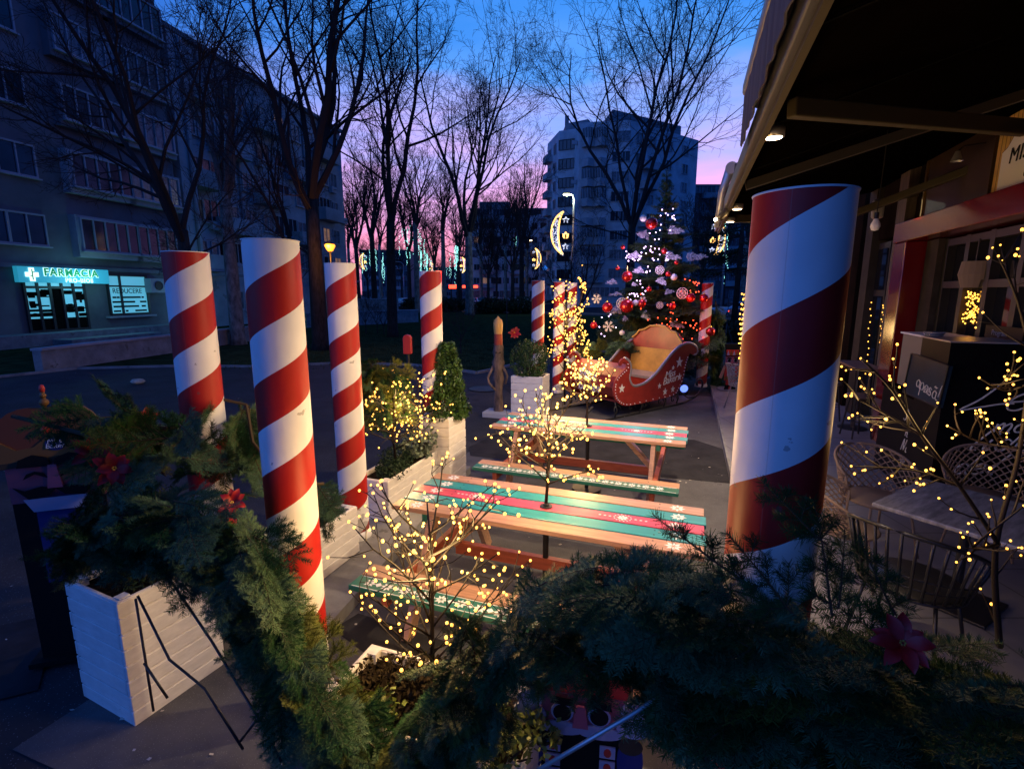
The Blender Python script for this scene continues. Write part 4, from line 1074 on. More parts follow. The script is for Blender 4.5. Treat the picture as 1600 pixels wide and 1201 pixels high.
gr = [Y(*q) for q in ((655,1190,1.65),(720,1086,1.60),(790,996,1.50),(900,941,1.38),(1030,951,1.28),(1180,976,1.20),(1320,1015,1.14),(1460,1080,1.10),(1620,1110,1.06),(1760,1130,1.04))]
garland('thick fir garland arching across the bottom right foreground', gr, 99, 8, .09, -.22, .78, .35)
# hanging tail of the right garland
gt = [Y(*q) for q in ((1060,1010,1.22),(1200,1070,1.16),(1350,1110,1.12),(1520,1150,1.08),(1700,1200,1.05))]
garland('dark fir garland strand hanging beneath the bottom right one', gt, 80, 12, .10, -.30, .80, .4)
# single bare boughs standing up from the right garland
up1 = thing('fir_branch', 'upright young fir branch standing before the huge column', 'branch', Y(1290,960,1.15))
YB = bough_mesh('young_branch', 70, Lb=.30, nt_=3, tw=.09, nl=.026, nw=.0018, sp=.0030, droop=-.05, mats_=[needle, stem_m])
inst(YB, 'twig', up1, Y(1300,960,1.15), Y(1290,800,1.15)-Y(1300,960,1.15), .4, 1.0)
inst(YB, 'twig', up1, Y(1310,950,1.13), Y(1345,790,1.15)-Y(1310,950,1.15), 1.6, .7)
up2 = thing('fir_branch', 'fir branch tip pointing left across the huge column foot', 'branch', Y(1300,880,1.14))
inst(YB, 'twig', up2, Y(1290,850,1.13), Y(1170,750,1.15)-Y(1290,850,1.15), .9, .75)
inst(YB, 'twig', up2, Y(1240,960,1.15), Y(1180,880,1.15)-Y(1240,960,1.15), 2.0, .9)
up3 = thing('fir_branch', 'fir branch rising at the right edge of the huge column', 'branch', Y(1370,950,1.12))
inst(YB, 'twig', up3, Y(1400,960,1.12), Y(1335,860,1.12)-Y(1400,960,1.12), .3, .8)
inst(YB, 'twig', up3, Y(1180,920,1.2), Y(1060,850,1.25)-Y(1180,920,1.2), .8, 1.05)
# boughs around the left planters and behind the columns
lb = thing('fir_swag', 'fir boughs hanging behind the big left column over the plinth', 'garland', Y(520,640,3.4))
rng = random.Random(17)
for (px, py, yd, n) in ((385,640,3.1,7),(505,765,3.3,5),(382,690,3.05,6)):
    for i in range(n):
        inst(BM[rng.randrange(6)], 'fir_bough', lb, Y(px+rng.uniform(-14,14), py+rng.uniform(-14,14), yd), (rng.uniform(-1,1), rng.uniform(-1,1), -1.0), rng.uniform(-3,3), rng.uniform(.7,1.05))
b = MB(); b.tube([Y(330,620,3.05),Y(385,632,3.1),Y(395,690,3.0),Y(450,760,2.9),Y(505,755,3.3)], .010, 6); b.build('rope', stem_m, lb, world=True)
lb2 = thing('fir_swag', 'yellow lit fir boughs tied up above the plants beside the twig tree', 'garland', Y(610,600,4.8))
for i in range(70):
    inst(BM[(3,3,1,0)[i % 4]], 'fir_bough', lb2, Y(590+rng.uniform(-24,26), 595+rng.uniform(-34,45), 4.85+rng.uniform(-.1,.1)), (rng.uniform(-.9,.7), rng.uniform(-.5,.5), rng.uniform(-1.1,.1)), rng.uniform(-3,3), rng.uniform(.5,.85))
b = MB(); b.tube([Y(553,800,4.9),Y(562,690,4.9),Y(600,600,4.87),Y(660,640,4.9)], .012, 6); b.build('rope', stem_m, lb2, world=True)
lb3 = thing('fir_swag', 'dark fir boughs heaped over the plants left of the second column', 'garland', Y(200,680,2.5))
for i in range(30):
    inst(BM[rng.randrange(6)], 'fir_bough', lb3, Y(rng.uniform(175,315), rng.uniform(650,750), rng.uniform(2.35,2.75)), (rng.uniform(-1,1), rng.uniform(-1,1), rng.uniform(-.5,.5)), rng.uniform(-3,3), rng.uniform(.7,1.1))
b = MB(); b.tube([Y(20,650,2.6),Y(180,690,2.5),Y(300,660,2.7),Y(330,640,3.0)], .012, 6); b.build('rope', stem_m, lb3, world=True)
lb4 = thing('fir_swag', 'long fir garland falling beside the column right of the sleigh', 'garland', Y(1122,560,11.6))
for i in range(26):
    inst(BM[rng.randrange(6)], 'fir_bough', lb4, Y(1122+rng.uniform(-9,7), 475+i*5, 11.6), (rng.uniform(-.5,.5), rng.uniform(-.6,.1), -1), rng.uniform(-3,3), rng.uniform(1.0,1.5))
b = MB(); b.tube([Y(1118,470,11.6), Y(1124,545,11.6), Y(1122,610,11.6)], .015, 6); b.build('rope', stem_m, lb4, world=True)
lb5 = thing('fir_swag', 'fir boughs at the foot of the christmas fir left of the sleigh', 'garland', Y(930,560,11))
for i in range(22):
    inst(BIG[rng.randrange(3)], 'fir_bough', lb5, Y(rng.uniform(905,975), rng.uniform(530,600), 10.9), (rng.uniform(-1,1), rng.uniform(-.8,.2), rng.uniform(-.6,.4)), rng.uniform(-1,1), rng.uniform(.4,.7))
# poinsettia bows
def poinsettia(label, loc, r, nrm, seed):
    t = thing('poinsettia', label, 'flower', loc); rng = random.Random(seed); nrm = Vector(nrm).normalized()
    ax = nrm.orthogonal().normalized(); ay = nrm.cross(ax)
    for k in range(9):
        a = k*2*pi/9*1.0+rng.uniform(-.2,.2); l = r*rng.uniform(.75,1.15); d = ax*cos(a)+ay*sin(a); sdv = nrm.cross(d)
        b = MB(); c_ = []
        for i in range(6):
            f = i/5; w = r*.26*sin(pi*min(1,f*.97+.03)); h = .35*r*sin(f*2.2)*(1 if k % 2 else .5)+rng.uniform(-.05,.05)*r
            p = d*l*f+nrm*h; c_.append((p-sdv*w+nrm*w*.3, p, p+sdv*w+nrm*w*.3))
        b.add([q for tr in c_ for q in tr], [(3*i+j, 3*i+j+1, 3*i+j+4, 3*i+j+3) for i in range(5) for j in (0,1)])
        b.build('petal', poin, t, smooth=True)
    b = MB()
    for k in range(7): b.ball(ax*cos(k)*r*.08+ay*sin(k)*r*.08+nrm*r*.1, r*.045, 6)
    b.build('centre', goldm, t)
    return t
CAMDIR = lambda p: (Vector((0,0,HC))-Vector(p)).normalized()
for lab, q, r, sd_ in (('red poinsettia bow on the dark fir of the right garland', (1410,1005,1.02), .062, 2), ('upper red poinsettia in the boughs by the masked nutcracker', (143,706,2.2), .085, 3), ('lower red poinsettia in the boughs by the masked nutcracker', (178,732,2.12), .085, 4), ('small red poinsettia behind the boughs left of the second column', (228,652,2.7), .06, 5), ('little red flower behind the rounded bush', (804,520,9.3), .12, 6), ('red bow half hidden in garland at the second column foot', (362,785,2.05), .06, 8)):
    p = Y(*q); poinsettia(lab, p, r, CAMDIR(p)+Vector((.2,0,.3)), sd_)

# ================================================================ LIT TWIG TREES
wire = mat('brown_wire', (.014,.009,.006), .5, spec=.3)
def bulb_mesh(r):
    b = MB(); b.ball((0,0,0), r, 8, (1,1,1.25)); o = b.build('bulb', bulb_w, smooth=True); me = o.data; bpy.data.objects.remove(o); return me
def twig_tree(label, base, h, seed, limbs, llen, bulbr, cap=100, start=.3, e=4., lr=.18, tops=None, stem=.010, updir=.9, sub=4, custom=None, group=None, wires=True, second=None):
    rng = random.Random(seed); t = thing('twig_light_tree', label, 'light tree', base, 0, group); b = MB(); tips = []
    if custom is None:
        pts = [Vector((0,0,0)), Vector((rng.uniform(-.02,.02),0,h*.35)), Vector((rng.uniform(-.03,.03),0,h*.7)), Vector((0,0,h))]
        b.tube(pts, [stem, stem*.9, stem*.6, stem*.25], 7); tips.append(pts[-1])
        roots = []
        for i in range(limbs):
            f = start+(1-start)*.85*(i+.3)/limbs; a = i*2.4+rng.uniform(-.4,.4)
            roots.append((Vector((0,0,h*f)), Vector((cos(a), sin(a), updir*rng.uniform(.5,1.3))).normalized(), llen*rng.uniform(.7,1.15)*(1.15-.5*f)))
    else:
        roots = []
        for pth, r in custom:
            w_ = [wmat(t).inverted()@p for p in pth]; w_ = catmull(w_, 4); b.tube(w_, [r*(1-.6*i/len(w_)) for i in range(len(w_))], 6)
            for k in range(limbs):
                f = .12+.86*(k+rng.random()*.6)/limbs; j = min(len(w_)-2, int(f*(len(w_)-1))); d = (w_[j+1]-w_[j]).normalized(); o_ = rdir(rng); o_ = (o_-d*o_.dot(d)).normalized()
                roots.append((w_[j], (d*.6+o_*.8+Vector((0,0,.2))).normalized(), llen*rng.uniform(.5,1.1)))
            tips.append(w_[-1])
    for p, d, l in roots:
        n = 4; pts = [p]; dd = d
        for i in range(n): dd = (dd+rdir(rng)*.16+Vector((0,0,.08))).normalized(); pts.append(pts[-1]+dd*l/n)
        b.tube(pts, [stem*.5*(1-.6*i/n) for i in range(n+1)], 5); tips.append(pts[-1])
        for k in range(sub):
            f = .25+.7*(k+rng.random()*.7)/sub; j = min(n-1, int(f*n)); q = pts[j]+(pts[j+1]-pts[j])*(f*n-j); o_ = rdir(rng)
            e_ = (dd*.55+o_*.8+Vector((0,0,.15))).normalized(); m_ = q+e_*l*rng.uniform(.1,.22); e2 = (e_+rdir(rng)*.5).normalized(); m2_ = m_+e2*l*rng.uniform(.06,.2)
            b.tube([q, m_, m2_], [stem*.22, stem*.18, stem*.12], 4); tips.append(m2_)
            if rng.random() < .6:
                m3 = m_+rdir(rng)*l*.14; b.tube([m_, m3], [stem*.15, stem*.1], 3); tips.append(m3)
    b.build('wires', wire, t, smooth=True)
    me = bulb_mesh(bulbr); rng.shuffle(tips)
    for p in tips[:cap]:
        o = bpy.data.objects.new('bulb', me); COL.objects.link(o); o.parent = t; o.location = p; o.scale = (rng.choice((.65,.8,1.,1.15)),)*3
    if len(tips) > cap:
        q = MB()
        for p in tips[cap:]: q.ball(p, bulbr, 6)
        o = q.build('more_bulbs', bulb_w, t, smooth=True); o['kind'] = 'stuff'
    cz = sum((p for p in tips), Vector())/len(tips)
    point('glow', wmat(t)@cz, e, WARM, lr, t)
    for q in (second or []): point('glow', q[0], q[1], WARM, .08, t)
    return t, tips
twig_tree('glowing twig tree rooted in the bottom centre planter', wmat(p6)@Vector((.43,.28,.34)), .98, 5, 22, .56, .0068, 100, .06, 36, .2, sub=6, updir=.85, stem=.012)
twig_tree('glowing twig tree stuck in the nearer painted table', T1C*0+G(853,790,.75), .66, 6, 16, .52, .0080, 100, .22, 42, .18, sub=6, updir=.75, stem=.012)
tt = G(917,668,.75)
twig_tree('glowing twig tree stuck in the farther painted table', tt, .60, 9, 15, .52, .0100, 100, .38, 40, .18, sub=5, updir=.85, stem=.012)
twig_tree('glowing twig tree leaning from the planter beside the fourth column', Y(618,716,4.75), .72, 14, 24, .58, .0085, 100, .12, 42, .18, sub=6, updir=.5, stem=.012)
tp = Y(882,640,9.9); tp.z = 0
twig_tree('tall dense glowing twig tree wrapped before the paired columns', tp, 2.35, 18, 20, .66, .0135, 100, .25, 70, .4, sub=6, updir=1.3, stem=.02)
tp = Y(905,610,10.4); tp.z = 0
twig_tree('slim glowing twig tree just left of the christmas fir', tp, 2.75, 22, 13, .33, .015, 100, .25, 25, .4, sub=5, updir=1.4, stem=.018)
# the big one at the right edge
YR = 1.75
cust = [([Y(1562,1010,YR),Y(1555,860,YR),Y(1590,720,YR),Y(1612,560,YR)], .012),
        ([Y(1560,850,YR),Y(1500,760,YR-.02),Y(1440,680,YR),Y(1395,610,YR),Y(1345,560,YR+.03)], .008),
        ([Y(1500,760,YR),Y(1430,735,YR+.05),Y(1330,728,YR+.08)], .005),
        ([Y(1440,680,YR),Y(1390,650,YR+.05),Y(1330,618,YR+.1)], .005),
        ([Y(1592,700,YR),Y(1530,690,YR+.08),Y(1480,665,YR+.1)], .005),
        ([Y(1605,600,YR),Y(1570,610,YR+.05),Y(1530,590,YR)], .005),
        ([Y(1612,560,YR),Y(1590,470,YR),Y(1560,400,YR)], .006),
        ([Y(1560,850,YR),Y(1520,855,YR-.1),Y(1600,790,YR-.15)], .006)]
twig_tree('big glowing twig tree spreading over the marble table', Y(1562,1100,YR), 1, 33, 7, .17, .0043, 100, custom=cust, second=[(Y(1368,660,1.86), 3.0), (Y(1345,520,1.9), 1.6)], e=4.0, lr=.12, sub=1, stem=.008)
# lights wound on the far pillar
t = thing('light_string', 'warm light string wound in a column shape beyond the far chairs', 'fairy lights', Y(1158,600,11.0)-Vector((0,0,Y(1158,600,11.0).z)))
rng = random.Random(2); b = MB(); me = bulb_mesh(.017)
for i in range(95):
    z = .75+1.45*i/95; a = i*.9; r = .09+.05*rng.random(); o = bpy.data.objects.new('bulb', me); COL.objects.link(o); o.parent = t; o.location = (cos(a)*r, sin(a)*r, z)
b.tube([(cos(i*.9)*.1, sin(i*.9)*.1, .75+1.45*i/95) for i in range(95)], .004, 3); b.tube([(0,0,0),(0,0,2.2)], .03, 8); b.build('wire', wire, t)
point('glow', wmat(t)@Vector((0,-.25,1.5)), 14, WARM, .2, t)

# ================================================================ CHRISTMAS FIR
XT = Vector((3.55, 12.25, 0)); 
xt = thing('christmas_tree', 'decorated christmas fir with white flocked tips behind the red sleigh', 'christmas tree', XT)
b = MB(); b.tube([(0,0,0),(0,0,2.4),(0,0,4.85)], [.10,.06,.012], 8); b.build('trunk', bark, xt, smooth=True)
rng = random.Random(77); XH = 4.75
for i in range(88):
    f = (i+.5)/88; z = .45+3.75*f**1.0; R0 = 1.75*(1-(z/XH)**1.15)+.10; a = i*2.39996+rng.uniform(-.25,.25)
    d = Vector((cos(a), sin(a), rng.uniform(-.12,.22)+.35*(z/XH)))
    l = R0*rng.uniform(.82,1.12)
    inst(BIG[i % 3], 'fir_bough', xt, XT+Vector((0,0,z)), d, rng.uniform(-.5,.5), l)
for i in range(10):
    z = 4.05+.62*i/10; a = i*2.4; inst(YB, 'leader_twig', xt, XT+Vector((0,0,z)), (cos(a), sin(a), 1.1), 0, 1.5-.9*i/10)
inst(YB, 'leader_twig', xt, XT+Vector((0,0,4.5)), (0,0,1), 0, 1.6)
for (px, py, s_, dx) in ((955,462-0,.55,-1),(1000,372,.6,-.9),(1062,362,.6,1),(985,402,.62,-1),(1058,402,.6,1),(1100,405,.75,1.6),(990,425,.5,-1),(1035,438,.5,.3),(948,443,.5,-1),(955,487,.6,-1.),(1010,492,.5,.3),(1065,508,.55,1),(975,500,.4,-.4),(1050,460,.4,.6),(1110,520,.5,1),(980,560,.5,-.7),(990,447,.4,-.3)):
    p = Y(px, py, 11.25+rng.uniform(-.15,.3)); inst(SNOW, 'flocked_bough', xt, p-Vector((dx*.25,-.1,-.06)), (dx, -.6, rng.uniform(-.35,.1)), rng.uniform(.2,1.2)*(1 if dx > 0 else -1), s_*.8)
def bauble(label, px, py, yd, r, m, orn=None, group=None):
    p = Y(px, py, yd); t = thing('bauble' if orn is None else 'ornament', label, 'bauble' if orn is None else 'ornament', p, 0, group)
    if orn is None:
        b = MB(); b.ball((0,0,0), r, 20); b.build('globe', m, t, smooth=True)
        b = MB(); b.tube([(0,0,r*.95),(0,0,r*1.18)], r*.2, 8); b.build('cap', goldm, t)
        b = MB(); b.tube([(0,0,r*1.15),(0,.02,r*1.9)], .004, 3); b.build('thread', goldm, t)
    elif orn == 'flake':
        b = MB()
        for k in range(6):
            a = k*pi/3; u = Vector((cos(a),0,sin(a))); v = Vector((-sin(a),0,cos(a))); b.bar((0,0,0), u*r, r*.13, .012, (0,1,0)); 
            for f in (.5,.75): b.bar(u*r*f-v*0, u*r*(f+.22)+v*r*.25, r*.09, .010, (0,1,0)); b.bar(u*r*f, u*r*(f+.22)-v*r*.25, r*.09, .010, (0,1,0))
        b.build('snowflake', ornw, t); b = MB(); b.tube([(0,0,r),(0,0,r*1.6)], .003, 3); b.build('thread', goldm, t)
    else:
        b = MB(); 
        for rr in (r, r*.62): b.tube([(cos(a)*rr,0,sin(a)*rr) for a in [k*pi/10 for k in range(21)]], r*.07, 4)
        for k in range(4): a = k*pi/4; b.bar((cos(a)*r,0,sin(a)*r),(-cos(a)*r,0,-sin(a)*r), r*.08, .01, (0,1,0))
        b.build('openwork_disc', ornw, t); b = MB(); b.tube([(0,0,r),(0,0,r*1.5)], .003, 3); b.build('thread', goldm, t)
    return t
for lab, px, py, r, m, o_ in (
    ('largest red bauble high near the fir top', 1018, 349, .125, bauble_r, None), ('shiny red bauble at the left flank of the fir', 980, 432, .115, bauble_r, None),
    ('red bauble hanging low left under the flocked bough', 949, 480, .115, bauble_r, None), ('biggest red bauble beside the openwork disc', 979, 478, .15, bauble_r, None),
    ('red bauble at lowest left of the fir', 928, 508, .08, bauble_r, None), ('pair bauble left one near the right striped column', 1079, 465, .10, bauble_r, None),
    ('pair bauble right one on the right striped column', 1100, 466, .095, bauble_r, None), ('red bauble lower against the striped column', 1110, 518, .10, bauble_r, None),
    ('small red bauble at mid height left edge', 973, 386, .05, bauble_r, None), ('tiny red bauble under the left flocked tip', 965, 419, .045, bauble_r, None),
    ('small red bauble right of centre by the white one', 1044, 428, .06, bauble_r, None), ('glowing red bauble on the right near the flocked bough', 1057, 410, .05, bauble_r, None),
    ('magenta lit bauble in the middle of the fir', 1038, 392, .065, bauble_r, None), ('small red bauble at centre above the discs', 1014, 452, .06, bauble_r, None), ('red bauble just above the sleigh rail', 1062, 530, .07, bauble_r, None),
    ('red bauble next to the white one above the sleigh', 1003, 474, .09, bauble_r, None), ('red bauble in the lower right boughs', 1050, 478, .08, bauble_r, None),
    ('white bauble beside the largest top bauble', 1005, 341, .07, bauble_w, None), ('pearl white bauble on the right flank', 1053, 433, .07, bauble_w, None), ('white bauble above the centre of the sleigh', 993, 473, .065, bauble_w, None), ('silver white bauble by the sleigh seat corner', 972, 520, .06, bauble_w, None),
    ('white snowflake hanging low left of the sleigh', 951, 510, .12, None, 'flake'), ('thin white snowflake at far left bough tip', 932, 467, .10, None, 'flake'), ('white snowflake in front of a red bauble', 1004, 470, .09, None, 'flake'),
    ('openwork white disc over the biggest red bauble', 972, 474, .115, None, 'disc'), ('openwork white disc right of centre', 1066, 458, .115, None, 'disc'), ('small openwork disc near the right flocked bough', 1031, 422, .09, None, 'disc'), ('small oval openwork ornament low right', 1031, 477, .07, None, 'disc')):
    bauble(lab, px, py, 11.0, r, m, o_)
def tree_bulbs(label, m, spots, seed, r=.014):
    t = thing('fairy_lights', label, 'fairy lights', XT+Vector((0,-.9,2.5))); rng = random.Random(seed); pts = []
    q = MB(); q.ball((0,0,0), r, 6); o0 = q.build('bulb', m, smooth=True); me = o0.data; bpy.data.objects.remove(o0)
    for (x0, x1, y0, y1, n) in spots:
        for i in range(n):
            p = Y(rng.uniform(x0,x1), rng.uniform(y0,y1), rng.uniform(10.95,11.35)); o = bpy.data.objects.new('bulb', me); COL.objects.link(o); o.parent = t; o.location = wmat(t).inverted()@p; pts.append(p)
    pts.sort(key=lambda p: (round(p.z*4), p.x)); b = MB(); b.tube(pts, .003, 3); b.build('wire', black_m, t, world=True)
    return t
t = tree_bulbs('pinkish white fairy lights on the middle of the christmas fir', bulb_p, [(978,1045,392,408,26),(1030,1055,325,360,10),(1005,1030,360,390,10),(1005,1020,410,430,5),(975,1010,438,470,16),(935,975,480,530,9),(1045,1055,335,345,3)], 5)
point('glow', Y(1005,400,10.7), 30, (.8,.5,1), .2, t)
t = tree_bulbs('red fairy lights on the lower right of the christmas fir', bulb_r, [(1060,1100,436,460,12),(1040,1062,470,500,8),(1045,1100,500,530,20),(1010,1050,495,520,8),(995,1005,455,500,4)], 6)
point('glow', Y(1075,480,10.7), 9, (1,.12,.04), .2, t)

# ================================================================ SLEIGH
SA = G(945, 660); SB = G(1090, 628); se = (SB-SA).normalized(); sn = Vector((se.y, -se.x, 0))   # sn: towards the viewer side
srz = atan2(se.y, se.x)
sl = thing('sleigh', 'big red painted sleigh with curled sides and gold seat back', 'sleigh', SA, srz)
def on_plane(px, py, A=SA, n=sn, e=se):
    d = ray(px, py); o = Vector((0,0,HC)); t = (A-o).dot(n)/d.dot(n); p = o+d*t; return ((p-A).dot(e), p.z)
zm = lambda L_: [on_plane(860+x/6.154, 470+y/6.154) for x, y in L_]
outl = zm([(690,560),(720,550),(752,572),(776,618),(772,690),(765,750),(795,812),(850,815),(930,780),(1020,700),(1100,600),(1180,500),(1260,430),(1330,405),(1390,425),(1415,465),(1405,508),(1375,514),(1345,503),(1320,560),(1300,640),(1280,740),(1240,840),(1190,905),(1050,945),(850,990),(720,1008),(650,975),(615,920),(610,830),(630,760),(680,700),(728,650),(738,612),(715,590),(692,600),(682,625),(668,618),(670,585)])
def smooth_closed(p, n=3):
    out = []; N_ = len(p)
    for i in range(N_):
        a, b_, c_, d = (Vector(p[(i+k-1) % N_]) for k in range(4))
        for k in range(n):
            t = k/n; q = .5*((2*b_)+(c_-a)*t+(2*a-5*b_+4*c_-d)*t*t+(3*b_-a-3*c_+d)*t**3); out.append((q[0], q[1]))
    return out
outs = smooth_closed(outl)
SW = 1.25
def tri_prism(mb, pts, th, O, ux, uy):
    from mathutils.geometry import tessellate_polygon
    tr = tessellate_polygon([[Vector((x,y,0)) for x, y in pts]]); O, ux, uy = Vector(O), Vector(ux), Vector(uy); nn = ux.cross(uy).normalized(); n = len(pts)
    fr = [O+ux*x+uy*y for x, y in pts]; bk = [p-nn*th for p in fr]
    mb.add(fr+bk, [tuple(t_) for t_ in tr]+[tuple(n+i for i in reversed(t_)) for t_ in tr]+[(i, n+i, n+(i+1) % n, (i+1) % n) for i in range(n)])
for k, y in enumerate((0, SW)):
    b = MB(); tri_prism(b, outs, .035, (0,y,0), (1,0,0), (0,0,1)); pan = b.build('side_panel', red_paint, sl)
    rail = outs[3*1:3*17]; b = MB(); b.tube([(x, y+.0175, z) for x, z in rail], .028, 8); b.build('rail', silver, pan, smooth=True)
    if k == 0:
        b = MB(); low = outs[3*18:3*34]; acc = 0; last = Vector(low[0])
        cx_, cz_ = 1.2, .7
        for p in low:
            v = Vector(p)
            if (v-last).length > .045:
                q = v+(Vector((cx_,cz_))-v).normalized()*.035; b.ball((q.x, -.008, q.y), .012, 6); last = v
        b.build('studs', white_p, pan)
        b = MB()
        for px, py, r in ((1240,590,.115),(1180,642,.05),(1240,730,.08),(1048,818,.06),(1102,872,.075),(1176,848,.07),(686,842,.085)):
            s_, z = zm([(px, py)])[0]; tri_prism(b, [(x+s_, y_+z) for x, y_ in star(r, .42)], .004, (0,-.005,0), (1,0,0), (0,0,1))
        b.build('stars', white_p, pan)
        s_, z = zm([(1105,748)])[0]; O = wmat(sl)@Vector((s_-.02, -.004, z)); uy = Vector((0,0,1))
        text('Miss', .19, O, se+Vector((0,0,.12)), uy, white_p, pan, 'lettering', .003, shear=.25, offset=.0, spacing=.95)
        s_, z = zm([(1078,812)])[0]; O = wmat(sl)@Vector((s_, -.004, z)); text('Baker', .20, O, se+Vector((0,0,.12)), uy, white_p, pan, 'lettering', .003, shear=.25, offset=.0, spacing=.95)
# seat back, bench, floor, dash
sb0 = on_plane(1057, 600)[0]
back = [(0,.45),(0,1.28),(.10,1.36),(.16,1.44),(.28,1.46),(.42,1.54),(.62,1.56),(.80,1.54),(.94,1.46),(1.06,1.44),(1.12,1.36),(1.20,1.28),(1.20,.45)]
xb_ = 2.02
b = MB(); tri_prism(b, back, .04, (xb_, .02+1.2+.02, 0), (0.0,-1,0), (0.12,0,1)); b.build('seat_back', red_paint, sl)
b = MB(); tri_prism(b, [(.03,.45),(.03,1.10),(1.17,1.10),(1.17,.45)], .01, (xb_-.045, .02+1.2+.02, 0), (0,-1,0), (.12,0,1)); b.build('back_cushion', gold_paint, sl)
b = MB(); pts_ = [(p[0], p[1]) for p in back[1:-1]]
b.tube([(xb_-.03+.12*z, .02+1.22-x, z) for x, z in pts_], .022, 6); b.build('gold_trim', gold_paint, sl)
b = MB(); b.box((1.78,.64,.60),(.62,1.18,.05)); b.build('seat', silver, sl)
b = MB(); b.box((1.50,.64,.44),(.03,1.18,.34)); b.build('seat_front', red_paint, sl)
b = MB(); b.box((1.25,.64,.30),(1.7,1.18,.03)); b.build('floor', red_paint, sl)
# curved front dash between the side panels
b = MB(); prof = [(.95,.30),(.62,.30),(.42,.40),(.34,.56),(.38,.74),(.50,.86),(.66,.92)]
vs = []; 
for x, z in prof: vs += [Vector((x,.03,z)), Vector((x,SW,z))]
b.add(vs, [(2*i,2*i+1,2*i+3,2*i+2) for i in range(len(prof)-1)]); o = b.build('dash', red_paint, sl)
m_ = o.modifiers.new('solid','SOLIDIFY'); m_.thickness = .03
O = wmat(sl)@Vector((.325, 1.0, .62)); text('Miss', .26, O, -Vector((-se.y, se.x, 0)), (0,0,1), white_p, sl, 'lettering', .003, shear=.25, offset=.006)
O = wmat(sl)@Vector((.33, 1.02, .42)); text('Baker', .26, O, -Vector((-se.y, se.x, 0)), (0,0,1), white_p, sl, 'lettering', .003, shear=.25, offset=.006)
b = MB()
for i in range(22): b.ball((.335, .06+i*.054, .56+.0), .011, 6)
b.build('studs', white_p, sl)
for y in (.05, SW-.05):
    b = MB(); run = [(-.25,.30),(-.38,.22),(-.40,.10),(-.28,.03),(0,.018),(1.0,.018),(2.1,.03),(2.6,.07),(2.86,.16),(2.98,.30),(2.95,.42),(2.84,.46),(2.76,.40),(2.80,.34)]
    b.tube(catmull([Vector((x,y,z)) for x, z in run], 3), .022, 6); b.build('runner', iron, sl, smooth=True)
    b = MB()
    for cx_, rr in ((.35,.12),(.75,.10),(1.15,.12),(1.6,.10),(2.0,.11)):
        b.tube([(cx_+cos(a)*rr*(1-.09*k), y, .15+sin(a)*rr*(1-.09*k)) for k, a in enumerate([q*.62 for q in range(11)])], .011, 5)
    for x in (.3,1.0,1.7,2.1): b.tube([(x,y,.02),(x+.06,y,.16),(x,y,.30)], .016, 5)
    b.tube(catmull([Vector((2.0,y,.32)),Vector((2.3,y,.22)),Vector((2.5,y,.12)),Vector((2.75,y,.12))], 3), .014, 5)
    b.build('scrollwork', iron, sl, smooth=True)
t = thing('spotlight', 'small blue lit floor spotlight behind the sleigh rear', 'spotlight', G(1068, 618)+Vector((0,.1,0)))
b = MB(); b.tube([(0,-.10,.16),(0,.06,.18)], .11, 16); b.build('housing', black_m, t); b = MB(); b.tube([(0,-.105,.158),(0,-.112,.157)], .085, 16); b.build('lens', noemitsample(mat('blue_lens', (.1,.2,.8), .3, emit=(.15,.25,1), estr=1.5)), t); b = MB(); b.box((0,0,.02),(.2,.12,.04)); b.bar((-.11,0,.02),(-.11,0,.18),.02); b.bar((.11,0,.02),(.11,0,.18),.02); b.build('stand', black_m, t)

